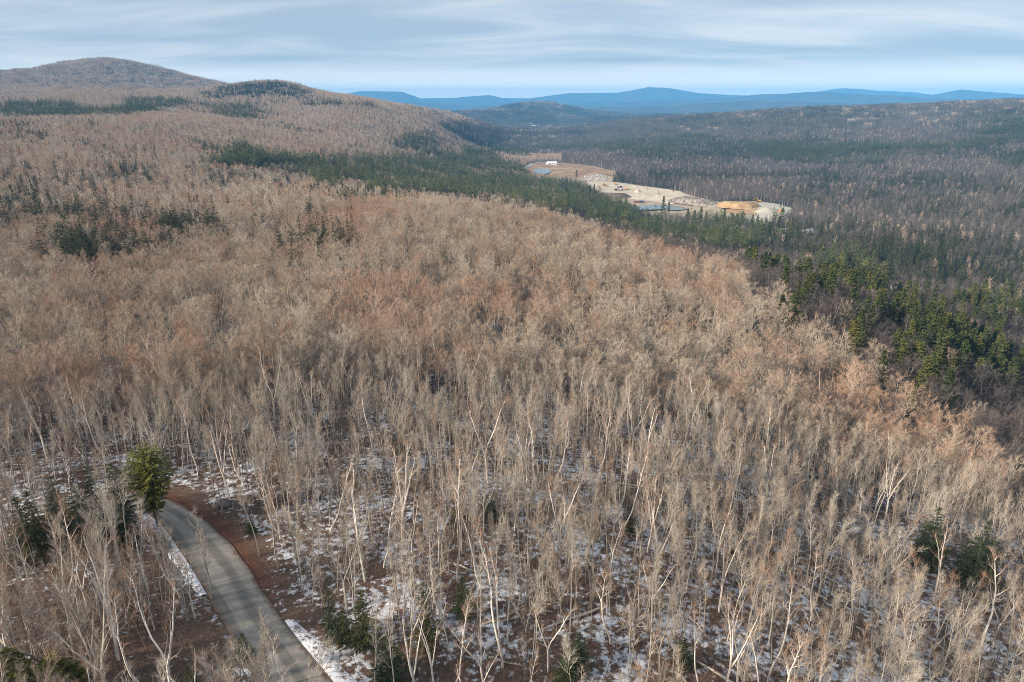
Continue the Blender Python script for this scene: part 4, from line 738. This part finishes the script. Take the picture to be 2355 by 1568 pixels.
# trees that would share a label are told apart by their order from the left
_by = {}
for o in COL.objects:
    if o.get('group') and o.type == 'EMPTY': _by.setdefault(o['label'], []).append(o)
for lb, os_ in _by.items():
    if 2 <= len(os_) <= 12:
        os_.sort(key=lambda o: math.atan2(o.location.x, o.location.y))
        for k_, o in enumerate(os_):
            w_ = 'leftmost' if k_ == 0 else 'rightmost' if k_ == len(os_) - 1 else ORD[k_].replace(' from the left', ' from left')
            new = lb + ', ' + w_
            if len(new.split()) <= 16: o['label'] = new
# ---- undergrowth: saplings, brush and fallen stems under the near trees
def sapling(seed, H, n, w=.02, red=False):
    rs = random.Random(seed); m = MB()
    for s in range(n):
        a = rs.uniform(0, 6.283); b = Vector((rs.gauss(0, .5), rs.gauss(0, .5), -.1)); d = (UP + Vector((rs.gauss(0, .16), rs.gauss(0, .16), 0))).normalized(); h = H * rs.uniform(.5, 1)
        m.cone(b, b + d * h, .018 + .004 * h, 0)
        for t in range(16):
            f = rs.uniform(.25, 1); p = b + d * h * f; td = rot_dir(d, math.radians(rs.uniform(25, 60)), rs); m.sliver(p, p + td * rs.uniform(.3, .3 + .22 * h * (1.1 - f) + .2), w, rand_side(td, rs), 2)
    return m
M['brush'] = bark('brush_stems', [(0, (.085, .058, .042)), (.4, (.14, .10, .072)), (.7, (.15, .075, .05)), (1, (.24, .19, .145))])
def log(seed):
    rs = random.Random(seed); m = MB(); L = rs.uniform(4, 9); pts = [Vector((-L / 2 + L * i / 4, rs.gauss(0, .15), .25 + .12 * i * rs.random())) for i in range(5)]
    m.tube(pts, [.15, .14, .12, .09, .05], 5, 0, True)
    for k in range(6): p = pts[rs.randrange(1, 5)]; m.cone(p, p + Vector((rs.gauss(0, .6), rs.gauss(0, .6), rs.uniform(.3, 1.1))), .03, 0)
    return m
brush = [sapling(700 + i, h, n).mesh('brush', [M['brush'], M['brush'], M['brush']]) for i, (h, n) in enumerate([(4.5, 2), (3, 3), (6.5, 1), (2, 5), (8, 1)])] + [log(720 + i).mesh('log', [M['trunk']]) for i in range(2)]
x2, y2 = lattice(27, 180, 1.65); z2 = T(x2, y2)
k = free(x2, y2, False) & (dist_line(x2, y2, RC) > 4.2) & ~((dist_line(x2, y2, RC) < 8) & (NR.random(len(x2)) < .6)) & (vnoise(x2 + 50, y2 + 50, 9, 41) * .7 + NR.random(len(x2)) * .5 + .2 * (x2 < -35) > .34)
x2, y2, z2 = x2[k], y2[k], z2[k]; n2 = len(x2)
pk = NR.choice(7, n2, p=[.27, .2, .22, .12, .13, .03, .03]); pk = np.where((pk > 4) & (dist_line(x2, y2, RC) < 16), 1, pk)
scatter('undergrowth', x2, y2, z2 - .05, NR.uniform(.6, 1.25, n2), np.ones(n2), pk, proto('brush_specimen', brush), .08, 'brown saplings and brush on the snowy forest floor', 'undergrowth'); COUNT['undergrowth'] = n2

# ---- middle distance
mid = [far_bare(800 + i, H=h, spread=sp, n=150, w=.06).mesh('mid_bare', MATS['bare']) for i, (h, sp) in enumerate([(16, 4.4), (18, 4.1), (15, 5.0), (17, 3.7), (13, 3.6)])]
mid_grey = [far_bare(800 + i, H=h, spread=sp, n=140, w=.06).mesh('mid_grey', [M['trunk'], M['branch_grey'], M['twig_grey']]) for i, (h, sp) in enumerate([(15, 4.6), (17, 4.2), (14, 5.0), (16, 3.8), (12, 3.6)])]
mid += [far_bare(820 + i, H=16, spread=2.6, n=80).mesh('mid_birch', MATS['birch']) for i in range(2)]
mid += [far_conifer(840 + i, H=14, R=3.3, n=110, w=.85).mesh('mid_spruce', MATS['spruce']) for i in range(3)]
mid += [far_conifer(860 + i, H=21, R=5.4, n=140, pine_=True, w=1.15).mesh('mid_pine', MATS['pine']) for i in range(3)] + mid_grey
x3, y3 = lattice(500, 2700, 6.2); z3 = T(x3, y3); k = seen(x3, y3, z3); x3, y3, z3 = x3[k], y3[k], z3[k]; k = free(x3, y3); x3, y3, z3 = x3[k], y3[k], z3[k]
for (a, b) in TAKEN:
    if math.hypot(a, b) > 490: k = np.hypot(x3 - a, y3 - b) > 4; x3, y3, z3 = x3[k], y3[k], z3[k]
p, ip_ = conifer(x3, y3); n3 = len(x3); isc = NR.random(n3) < p
pk = np.where(isc, np.where(ip_, NR.integers(10, 13, n3), NR.integers(7, 10, n3)), np.where(NR.random(n3) < .06, NR.integers(5, 7, n3), NR.integers(0, 5, n3)))
g3 = shade_greyness(x3, y3, z3); pk = np.where((pk < 5) & (NR.random(n3) < g3), pk + 13, pk)
sz = np.where(isc, NR.uniform(.7, 1.25, n3), NR.uniform(.75, 1.1, n3))
scatter('hillside_wood', x3, y3, z3 - .2, sz, NR.uniform(.9, 1.3, n3), pk, proto('mid_specimen', mid), .03, 'mixed wood of bare trees and conifers over the middle hills', 'wood'); COUNT['hillside_wood'] = n3

# ---- far hills: clumps of trees
def clump(seed, conf, pine_=False, grey=False, side=30, n=17):
    rs = random.Random(seed); m = MB()
    for k in range(n):
        o = Vector((rs.uniform(-.5, .5) * side, rs.uniform(-.5, .5) * side, 0)); q = MB()
        if rs.random() < conf: far_conifer(seed * 50 + k, rs.uniform(11, 18), rs.uniform(2.6, 3.6), 20, pine_, q, o, 1.7); mp = {0: 3, 1: 4 if not pine_ else 5}
        else: far_bare(seed * 50 + k, rs.uniform(13, 18), 4.2, 26, .24, q, o); mp = {0: 0, 1: 1, 2: 2} if not grey else {0: 0, 1: 6, 2: 7}
        b = len(m.v); m.v += q.v; m.f += [tuple(i + b for i in f) for f in q.f]; m.m += [mp[i] for i in q.m]
    return m
CM = [M['trunk'], M['branch'], M['twig'], M['conifer_trunk'], M['spruce'], M['pine'], M['branch_grey'], M['twig_grey']]
clumps = [clump(900 + i, c, pn, gr).mesh('clump', CM) for gr in (False, True) for i, (c, pn) in enumerate([(0, 0), (0, 0), (.08, 0), (.3, 0), (.3, 1), (.6, 0), (.6, 1), (.95, 0), (.95, 1)])]
x4, y4 = lattice(2700, 7200, 27, .3); z4 = T(x4, y4); k = seen(x4, y4, z4) & free(x4, y4, False); x4, y4, z4 = x4[k], y4[k], z4[k]
p, ip_ = conifer(x4, y4); n4 = len(x4); pp = np.clip(p + NR.normal(0, .12, n4), 0, 1)
pk = np.where(pp < .06, NR.integers(0, 2, n4), np.where(pp < .18, 2, np.where(pp < .42, 3 + ip_, np.where(pp < .75, 5 + ip_, 7 + ip_))))
pk = np.where(NR.random(n4) < shade_greyness(x4, y4, z4), pk + 9, pk)
scatter('far_wood', x4, y4, z4 - 1, NR.uniform(.9, 1.15, n4), np.full(n4, 1.05), pk, proto('clump_specimen', clumps), .0, 'distant mixed wood on the farther hills and valley', 'wood'); COUNT['far_wood'] = n4
print('COUNTS', COUNT)
# ---------------------------------------------------------------- road side
verge(RL, RR, 33, 47, 2.0, 'snowy_verge'); verge(RL, RR, 25, 28, .9, 'snowy_verge'); verge(RR, RL, 50, 62, 2.4, 'snowy_verge')
def boulder():
    bm = bmesh.new(); bmesh.ops.create_icosphere(bm, subdivisions=3, radius=1); rs = random.Random(3)
    ph = [(rs.uniform(1, 3), rs.uniform(0, 6)) for _ in range(6)]
    for v in bm.verts:
        n = 1 + .10 * math.sin(v.co.x * ph[0][0] * 2 + ph[0][1]) + .09 * math.sin(v.co.y * ph[1][0] * 2 + ph[1][1]) + .07 * math.sin(v.co.z * 4 + v.co.x * 3)
        v.co *= n; v.co.x *= 1.5; v.co.y *= 1.1; v.co.z = max(v.co.z, -.5) * .8
    me = bpy.data.meshes.new('boulder'); bm.to_mesh(me); bm.free(); me.materials.append(plain('granite', (.13, .12, .115), .95, 0, .4, 4))
    x, y = BOULDER; link('boulder', me, None, (x, y, ground(x, y) + .35), label='grey boulder on the red leaf bank outside the road bend', category='boulder')
boulder()
for k_, (bx, by, bh) in enumerate(ROADSIDE):
    plant(BARE, [11, 13, 8, 12, 10, 11, 8, 13][k_ % 8], bx, by, bh, 'bare tree reaching over the gravel road, ' + ORD[k_], 'bare trees over the road')

# ---------------------------------------------------------------- sand pit in the valley
def sheet(name, poly, m, lift, bumps=0, cell=9):
    """ground sheet draped over the land inside an outline"""
    P = np.array(poly); x0, y0 = P.min(0); x1, y1 = P.max(0)
    bm = bmesh.new(); vs = [bm.verts.new((q[0], q[1], 0)) for q in poly]; f = bm.faces.new(vs); bmesh.ops.triangulate(bm, faces=[f])
    for _ in range(4):
        e = [e for e in bm.edges if e.calc_length() > cell * 2.5]
        if not e: break
        bmesh.ops.subdivide_edges(bm, edges=e, cuts=1); bmesh.ops.triangulate(bm, faces=[f for f in bm.faces if len(f.verts) > 3])
    xs = np.array([v.co.x for v in bm.verts]); ys = np.array([v.co.y for v in bm.verts]); zs = T(xs, ys)
    for v, z in zip(bm.verts, zs):
        v.co.z = z + lift + (bumps * (math.sin(v.co.x * .11) * math.sin(v.co.y * .083 + 1) + .5 * math.sin(v.co.x * .31 + v.co.y * .2)) if bumps and not v.is_boundary else 0)
    bmesh.ops.recalc_face_normals(bm, faces=bm.faces)
    me = bpy.data.meshes.new(name); bm.to_mesh(me); bm.free()
    if me.polygons[0].normal.z < 0: me.flip_normals()
    me.polygons.foreach_set('use_smooth', [True] * len(me.polygons)); me.materials.append(m)
    return link(name, me, kind='structure')
def soil(name, stops, scale=.05, fine=.4):
    m, t, b = mat(name, .95, .1); g = N(t, 'ShaderNodeNewGeometry'); P = g.outputs['Position']
    a = noise(t, P, scale, 5, .65); c = ramp(t, a, stops); c = mixc(t, rng_(t, noise(t, P, fine, 4, .7), .45, .75, 0, .35), c, (.30, .26, .22))
    t.links.new(c, b.inputs['Base Color']); return m
M['sand'] = soil('pit_sand', [(.3, (.40, .34, .25)), (.5, (.50, .44, .34)), (.7, (.58, .53, .43))])
M['dirt'] = soil('pit_dirt', [(.3, (.25, .20, .15)), (.5, (.36, .30, .22)), (.7, (.44, .38, .30))])
M['field'] = soil('pit_field', [(.3, (.20, .125, .085)), (.5, (.30, .20, .13)), (.7, (.40, .31, .21))], .03)
M['ochre'] = soil('pit_ochre', [(.3, (.24, .145, .08)), (.5, (.36, .24, .135)), (.7, (.46, .35, .22))], .12, .25)
M['gully'] = soil('pit_gully', [(.35, (.09, .08, .072)), (.5, (.18, .165, .15)), (.65, (.33, .30, .27))], .16, .3)
M['greysand'] = soil('pit_grey_sand', [(.3, (.36, .35, .29)), (.5, (.45, .43, .36)), (.7, (.50, .48, .41))])
M['topsoil'] = soil('pit_topsoil', [(.3, (.07, .055, .045)), (.6, (.11, .085, .07)), (.8, (.16, .12, .10))], .1)
def water_material():
    m, t, b = mat('pond_water', .22, .5); b.inputs['Base Color'].default_value = (.15, .18, .18, 1)
    g = N(t, 'ShaderNodeNewGeometry'); bp = N(t, 'ShaderNodeBump'); bp.inputs['Strength'].default_value = .12; bp.inputs['Distance'].default_value = .3
    t.links.new(noise(t, g.outputs['Position'], .8, 3), bp.inputs['Height']); t.links.new(bp.outputs[0], b.inputs['Normal']); return m
M['water'] = water_material()
sheet('pit_floor', PLOTS['floor'], M['dirt'], .35, .3)
sheet('pit_field', PLOTS['field'], M['field'], .9, .15)
sheet('pit_sand', PLOTS['sand'], M['sand'], .95, .4)
sheet('pit_ochre_ground', PLOTS['ochre'], M['ochre'], .9, .5)
sheet('pit_grey_sand', PLOTS['pale'], M['greysand'], 1.4, .4)
def pool(name, poly):
    P = np.array(poly); z = float(np.median(T(P[:, 0], P[:, 1]))) + 1.9
    bm = bmesh.new(); f = bm.faces.new([bm.verts.new((q[0], q[1], z)) for q in poly]); bmesh.ops.triangulate(bm, faces=[f])
    me = bpy.data.meshes.new(name); bm.to_mesh(me); bm.free(); me.materials.append(M['water']); link(name, me, kind='structure')
pool('pit_pond', PLOTS['pond']); pool('field_pond', PLOTS['pond2'])
sheet('marsh_meadow', PLOTS['meadow'], soil('marsh_grass', [(.3, (.22, .14, .09)), (.7, (.36, .26, .17))], .02), 2.0, 0, 60)
pool('marsh_water', PLOTS['meadow_water'])

def heap(name, xy, L, W, H, m, label, cat, rz=0, seed=1, flat=.0, group=None):
    """a tipped heap: sloping sides, uneven top and toe"""
    rs = random.Random(seed); n, rings = 28, 7; V = []; F = []; ph = [rs.uniform(0, 6.28) for _ in range(5)]
    for i in range(rings + 1):
        f = i / rings
        for k in range(n):
            a = 6.283 * k / n; e = 1 + .10 * math.sin(2 * a + ph[0]) + .08 * math.sin(3 * a + ph[1]) + .05 * math.sin(7 * a + ph[2])
            rr = (1 - f) * (1 - flat) + flat * (1 - f ** 6)
            e += .05 * math.sin(13 * a + ph[4]) + rs.uniform(-.04, .04); zz = H * (f if flat == 0 else min(1, f * 1.35)) * (1 + .12 * math.sin(3 * a + ph[3]) * (1 - f)) + rs.uniform(-.05, .05) * H * (0 < f)
            V.append((L / 2 * rr * e * math.cos(a), W / 2 * rr * e * math.sin(a), zz - (.8 if i == 0 else 0)))
    V.append((0, 0, H * (1 if flat else 1.02))); top = len(V) - 1
    for i in range(rings):
        for k in range(n): a, b = i * n + k, i * n + (k + 1) % n; F.append((a, b, b + n, a + n))
    for k in range(n): F.append((rings * n + k, rings * n + (k + 1) % n, top))
    me = bpy.data.meshes.new(name); me.from_pydata(V, [], F); me.materials.append(m); me.polygons.foreach_set('use_smooth', [True] * len(F))
    o = link(name, me, None, (xy[0], xy[1], ground(*xy) + .5), label=label, category=cat, group=group); o.rotation_euler = (0, 0, rz); return o
S_ = SPOTS
heap('soil_heap', S_['pile'], 62, 22, 7, M['topsoil'], 'long dark heap of topsoil beside the sand pit pond', 'soil heap', math.radians(-12), 5, .35)
heap('sand_heap', S_['cone'], 16, 15, 7, M['sand'], 'pale cone shaped sand heap in the middle of the pit', 'sand heap', 0, 6)
heap('gravel_bank', S_['bank'], 110, 30, 9, M['gully'], 'grey gullied gravel bank right of the pit pond', 'gravel bank', math.radians(-52), 7, .3)
heap('ochre_bank', (S_['cut'][0] + 4, S_['cut'][1] + 28), 62, 34, 8, M['ochre'], 'orange ochre cut bank below the yellow excavator', 'cut bank', math.radians(-18), 8, .55)
heap('sand_heap', S_['heap_pale'], 40, 22, 6, M['greysand'], 'pale grey sand heap right of the orange cut bank', 'sand heap', .3, 9)
heap('sand_heap', S_['heap_b'], 30, 16, 4, M['sand'], 'low sand heap behind the dark pines at the pit edge', 'sand heap', .1, 10)
for k_, (fx, fy, L_, W_, H_, mt) in enumerate([(.25, .3, 14, 9, 3, 'sand'), (.4, .55, 10, 8, 3, 'dirt'), (.55, .35, 18, 8, 2.5, 'gully'), (.62, .6, 9, 8, 3.5, 'sand'), (.75, .45, 22, 7, 2, 'dirt'), (.85, .6, 12, 9, 3, 'greysand'), (.48, .75, 16, 6, 2, 'topsoil')]):
    P_ = np.array(PLOTS['sand']); c0, c1 = P_.min(0), P_.max(0); u_ = P_[int(fx * 5)] * (1 - fx) * .5 + P_[int(fx * 9)] * .5 + P_.mean(0) * .5 * fx
    u_ = P_.mean(0) + (u_ - P_.mean(0)) * .8
    heap('spoil_heap', (float(u_[0]), float(u_[1])), L_, W_, H_, M[mt], 'small spoil heap on the pale pit floor, ' + ORD[k_], 'spoil heap', k_ * .7, 40 + k_, 0, 'small heaps in the pit')
# rubble field: tipped stones, too many to tell apart
def rubble():
    bm = bmesh.new(); rs = random.Random(12); P = np.array(PLOTS['rubble']); x0, y0 = P.min(0); x1, y1 = P.max(0); n = 0
    while n < 260:
        x, y = rs.uniform(x0, x1), rs.uniform(y0, y1)
        if not in_poly(np.array([x]), np.array([y]), PLOTS['rubble'])[0]: continue
        s = rs.uniform(.8, 2.6); z = ground(x, y) + .8
        g = bmesh.ops.create_icosphere(bm, subdivisions=1, radius=s)['verts']
        for v in g: v.co = Vector((v.co.x * 1.3, v.co.y, v.co.z * .7)) * rs.uniform(.8, 1.2) + Vector((x, y, z))
        n += 1
    me = bpy.data.meshes.new('rubble'); bm.to_mesh(me); bm.free(); me.materials.append(plain('pit_stone', (.38, .35, .33), .95, 0, .5, .3)); link('rubble', me, kind='stuff', label='field of tipped pale stone at the back of the pit', category='rubble')
rubble()

# ---- machines
M['yellow'] = plain('machine_yellow', (.55, .33, .04), .5, 0, .2, 1.5); M['black'] = plain('machine_black', (.03, .03, .03), .7); M['glass'] = plain('dark_glass', (.03, .04, .05), .15)
M['red'] = plain('rust_red', (.28, .07, .05), .7, 0, .3); M['white'] = plain('white_paint', (.78, .79, .80), .5); M['blue'] = plain('blue_paint', (.07, .10, .30), .6, 0, .2); M['orange'] = plain('orange_paint', (.55, .24, .06), .6, 0, .2)
M['steel'] = plain('steel', (.32, .33, .34), .5, .3); M['roof'] = plain('pale_metal_roof', (.66, .70, .74), .4)
def part(name, parent, m, fn, smooth=False):
    b = MB(); fn(b); return link(name, b.mesh(name, [m]), parent)
def wheel(parent, x, y, r, w=.5):
    o = part('wheel', parent, M['black'], lambda b: b.tube([Vector((x, y - w / 2, r)), Vector((x, y + w / 2, r))], [r, r], 12, 0, True))
def spot(name, label, cat, xy, rz, s=1, group=None, dz=.9): return thing(name, label, cat, (xy[0], xy[1], ground(*xy) + dz), rz, s, group)
def track(parent, y, L=4.6, h=1.0):
    def f(b):
        n = 16; pts = []
        b.box((0, y, h / 2), (L - h, .7, h)); b.tube([Vector((-L / 2 + h / 2, y - .35, h / 2)), Vector((-L / 2 + h / 2, y + .35, h / 2))], [h / 2, h / 2], 10, 0, True); b.tube([Vector((L / 2 - h / 2, y - .35, h / 2)), Vector((L / 2 - h / 2, y + .35, h / 2))], [h / 2, h / 2], 10, 0, True)
    part('track', parent, M['black'], f)
def excavator(xy, rz, label, s=1.0, body='yellow', dz=.9):
    o = spot('excavator', label, 'excavator', xy, rz, s, 'machines in the sand pit', dz)
    track(o, -1.3); track(o, 1.3)
    part('body', o, M[body], lambda b: (b.box((0, 0, 1.25), (1.6, 1.6, .5)), b.box((-.9, 0, 2.15), (3.6, 2.8, 1.3), taper=.92), b.box((-2.5, 0, 2.1), (.8, 2.7, 1.5), taper=.85)))
    c = part('cab', o, M[body], lambda b: b.box((.9, .85, 2.75), (1.6, 1.1, 1.75), taper=.88))
    part('window', c, M['glass'], lambda b: b.box((1.05, .85, 2.95), (1.42, 1.14, .95), taper=.9))
    part('boom', o, M[body], lambda b: (b.tube([Vector((.8, -.3, 2.2)), Vector((2.6, -.3, 4.9)), Vector((5.4, -.3, 5.3))], [.34, .42, .28], 4, 0, True)))
    part('arm', o, M[body], lambda b: b.tube([Vector((5.1, -.3, 5.6)), Vector((6.6, -.3, 2.2))], [.32, .2], 4, 0, True))
    part('bucket', o, M['black'], lambda b: (b.box((6.4, -.3, 1.6), (1.0, 1.2, 1.0), taper=.6, ry=.5)))
    return o
def dozer(xy, rz, label, s=1.0, body='yellow'):
    o = spot('bulldozer', label, 'bulldozer', xy, rz, s, 'machines in the sand pit', 1.6)
    track(o, -1.1, 4.2, 1.2); track(o, 1.1, 4.2, 1.2)
    part('body', o, M[body], lambda b: (b.box((.8, 0, 1.5), (2.6, 1.4, 1.1), taper=.94), b.box((-1.2, 0, 1.3), (1.8, 1.5, 1.0))))
    c = part('cab', o, M['black'], lambda b: b.box((-.7, 0, 2.55), (1.5, 1.5, 1.5), taper=.9)); part('roof', c, M[body], lambda b: b.box((-.7, 0, 3.36), (1.7, 1.7, .14)))
    part('blade', o, M[body], lambda b: (b.box((3.0, 0, .8), (.35, 3.8, 1.4), taper=.9), b.box((2.0, -1.5, .7), (2.2, .2, .25)), b.box((2.0, 1.5, .7), (2.2, .2, .25))))
def truck(xy, rz, label, cab='white', bed='steel', s=1.0):
    o = spot('dump_truck', label, 'truck', xy, rz, s, 'machines in the sand pit', 1.4)
    for x in (-2.6, -1.2, 2.6):
        for y in (-1.1, 1.1): wheel(o, x, y, .55)
    part('chassis', o, M['black'], lambda b: b.box((0, 0, .85), (7.4, 1.0, .35)))
    c = part('cab', o, M[cab], lambda b: (b.box((2.6, 0, 1.9), (1.9, 2.3, 1.9), taper=.9), b.box((3.8, 0, 1.5), (1.0, 1.9, 1.0), taper=.85)))
    part('window', c, M['glass'], lambda b: b.box((2.75, 0, 2.4), (1.72, 2.22, .6), taper=.95))
    part('bed', o, M[bed], lambda b: (b.box((-1.5, 0, 1.2), (4.6, 2.4, .15)), b.box((-1.5, -1.2, 1.9), (4.6, .12, 1.3)), b.box((-1.5, 1.2, 1.9), (4.6, .12, 1.3)), b.box((.85, 0, 2.0), (.15, 2.5, 1.6)), b.box((-3.8, 0, 1.8), (.12, 2.4, 1.1))))
def screener(xy, rz, label, s=1.0):
    o = spot('screening_plant', label, 'screening plant', xy, rz, s, 'machines in the sand pit', 1.4)
    part('frame', o, M['orange'], lambda b: [b.box((x, y, 1.6), (.3, .3, 3.2)) for x in (-3, 0, 3) for y in (-1.2, 1.2)] + [b.box((0, y, 3.2), (6.4, .3, .35)) for y in (-1.2, 1.2)])
    part('hopper', o, M['orange'], lambda b: (b.box((-1, 0, 4.2), (3.4, 2.8, 1.7), taper=1.25)))
    part('conveyor', o, M['yellow'], lambda b: (b.box((5.2, 0, 3.0), (8.5, .9, .4), ry=-.42), b.box((7.2, 0, 1.6), (.25, .8, 3.4))))
    part('conveyor', o, M['steel'], lambda b: (b.box((-5.0, 0, 2.6), (6.5, .9, .4), ry=.38), b.box((-6.5, 0, 1.4), (.25, .8, 2.8))))
    part('engine', o, M['black'], lambda b: b.box((1.8, 0, 2.2), (1.8, 1.8, 1.3)))
excavator(S_['excavator'], math.radians(168), 'yellow excavator on top of the orange cut bank', 1.15, 'yellow', 1.6)
dozer(S_['dozer'], math.radians(200), 'orange brown bulldozer on the grey sand at the right end of the pit', 1.5, 'orange')
screener(S_['screen'], .4, 'orange screening plant left of the parked trucks', 1.15)
screener(S_['screen_b'], 1.2, 'yellow conveyor half hidden by pines at the left of the pit', 1.0)
excavator(S_['truck_a'], 2.2, 'orange digger behind the row of parked trucks', .9, 'orange')
truck(S_['truck_b'], .1, 'dark bodied truck, rearmost of the parked row', 'black', 'steel', 1.15)
truck(S_['truck_c'], .2, 'white cabbed truck, front left of the parked row', 'white', 'black', 1.15)
truck(S_['truck_d'], .15, 'red and white truck, front right of the parked row', 'red', 'white', 1.15)
truck(S_['loader'], -.2, 'orange truck standing right of the parked row', 'orange', 'orange', 1.1)
def bin_row(xy, label, col, rz, n):
    o = spot('waste_container', label, 'container', xy, rz, 1, 'containers by the pond', 1.4)
    part('body', o, M[col], lambda b: (b.box((0, 0, 1.2), (10 if n else 7, 2.4, 2.2), taper=1.06))); part('rib', o, M['black'], lambda b: [b.box((x, -1.22, 1.2), (.15, .12, 2.1)) for x in (-3, -1, 1, 3)])
bin_row(S_['bins_a'], 'rust red container on the berm behind the pond', 'red', .15, 1); bin_row(S_['bins_b'], 'blue container right of the red one on the berm', 'blue', .1, 0)
excavator(S_['digger_far'], 1.0, 'small dark digger at the far right rim of the pale sand', .7, 'red')
def conveyor(xy, rz, label):
    o = spot('conveyor', label, 'conveyor', xy, rz, 1, 'machines in the sand pit', 1.4)
    part('belt', o, M['steel'], lambda b: b.box((0, 0, 3.4), (9, .9, .4), ry=-.5)); part('leg', o, M['yellow'], lambda b: b.box((2.2, .4, 2.2), (.22, .22, 4.6))); part('leg', o, M['yellow'], lambda b: b.box((2.2, -.4, 2.2), (.22, .22, 4.6))); part('hopper', o, M['yellow'], lambda b: b.box((-4, 0, 1.6), (2, 1.8, 1.4), taper=1.3))
conveyor(S_['conveyor'], .8, 'slanting conveyor standing alone on the pale sand')
# ---- buildings
def building(xy, rz, w, d, h, rh, label, wall='white', roof='roof', dz=.5, name='shed'):
    o = spot(name, label, name.replace('_', ' '), xy, rz, 1, None, dz)
    def walls(b):
        b.box((0, 0, h / 2), (w, d, h))
    def roof_(b):
        e = .5; i = len(b.v); b.v += [Vector(q) for q in ((-w / 2 - e, -d / 2 - e, h - .15), (w / 2 + e, -d / 2 - e, h - .15), (w / 2 + e, d / 2 + e, h - .15), (-w / 2 - e, d / 2 + e, h - .15), (-w / 2 - e, 0, h + rh), (w / 2 + e, 0, h + rh))]
        for q in ((0, 1, 5, 4), (2, 3, 4, 5), (1, 2, 5), (3, 0, 4), (0, 3, 2, 1)): b.f.append(tuple(i + k for k in q)); b.m.append(0)
    part('wall', o, M[wall], walls); part('roof', o, M[roof], roof_)
    part('door', o, M['steel'], lambda b: b.box((-w * .25, -d / 2 - .03, h * .38), (w * .2, .1, h * .76)))
    for k in (.05, .3): part('window', o, M['glass'], lambda b: b.box((w * k, -d / 2 - .03, h * .6), (w * .09, .1, h * .25)))
    return o
building(S_['shed'], .1, 26, 13, 5, 3.4, 'white shed with pale roof on the brown field', dz=1.0)
building(S_['roof_a'], .5, 15, 10, 4, 3.5, 'white roofed house among the trees right of the pit', name='house')
building(S_['roof_b'], -.3, 14, 9, 4, 3, 'white roofed house half hidden by the green pine below the pit', name='house')
building(S_['far_house'], .4, 26, 16, 7, 7, 'white roofed far house by the marsh in the valley', name='house', dz=1)
building(S_['far_house_b'], .1, 18, 14, 7, 6, 'tiny white far house right of the marsh', name='house', dz=1)
def car(xy, rz, label):
    o = spot('parked_car', label, 'car', xy, rz, 1, None, 1.05)
    for x in (-1.5, 1.5):
        for y in (-.85, .85): wheel(o, x, y, .38, .3)
    part('body', o, M['white'], lambda b: (b.box((0, 0, .75), (5.0, 1.9, .7), taper=.95))); c = part('cabin', o, M['white'], lambda b: b.box((-.2, 0, 1.35), (2.6, 1.75, .6), taper=.8)); part('window', c, M['glass'], lambda b: b.box((-.2, 0, 1.33), (2.5, 1.8, .38), taper=.84))
car(S_['car'], .3, 'white pickup sized car parked left of the white shed')
o = spot('pole', 'tall pale pole with a slanting arm at the back of the brown field', 'pole', S_['pole'], 0)
part('mast', o, M['steel'], lambda b: b.tube([Vector((0, 0, 0)), Vector((0, 0, 20))], [.35, .25], 8, 0, True)); part('arm', o, M['steel'], lambda b: b.box((7, 0, 3.2), (15, .5, .5), ry=-.18))
def strip(name, line, w, m, lift):
    q = resample(line, 16); V = []; F = []
    for i in range(16):
        d = q[min(i + 1, 15)] - q[max(i - 1, 0)]; d = d / np.linalg.norm(d); nn = np.array([-d[1], d[0]])
        for s in (-1, 1): V.append([*(q[i] + nn * s * w / 2), lift])
    V = np.array(V); V[:, 2] += T(V[:, 0], V[:, 1])
    for i in range(15): F.append((2 * i, 2 * i + 1, 2 * i + 3, 2 * i + 2)[::-1])
    me = bpy.data.meshes.new(name); me.from_pydata([tuple(v) for v in V], [], F); me.materials.append(m); link(name, me, kind='structure')
strip('valley_road', VALLEY_ROAD, 7, plain('asphalt', (.11, .11, .115), .9, 0, .2, .5), .5)
strip('pit_track', VALLEY_TRACK, 9, M['greysand'], 1.5)

# ---------------------------------------------------------------- the air
def haze():
    m = bpy.data.materials.new('haze'); m.use_nodes = True; t = m.node_tree; t.nodes.clear()
    o = N(t, 'ShaderNodeOutputMaterial'); v = N(t, 'ShaderNodeVolumePrincipled'); v.inputs['Color'].default_value = (.15, .52, 1.0, 1); v.inputs['Density'].default_value = HAZE; v.inputs['Anisotropy'].default_value = -0.12
    t.links.new(v.outputs[0], o.inputs['Volume'])
    b = MB(); b.box((0, 0, 65), (48000, 48000, 540)); link('haze', b.mesh('haze', [m]), kind='stuff', label='pale blue air between the viewer and the far hills', category='haze')
HAZE = 7.8e-5
haze()
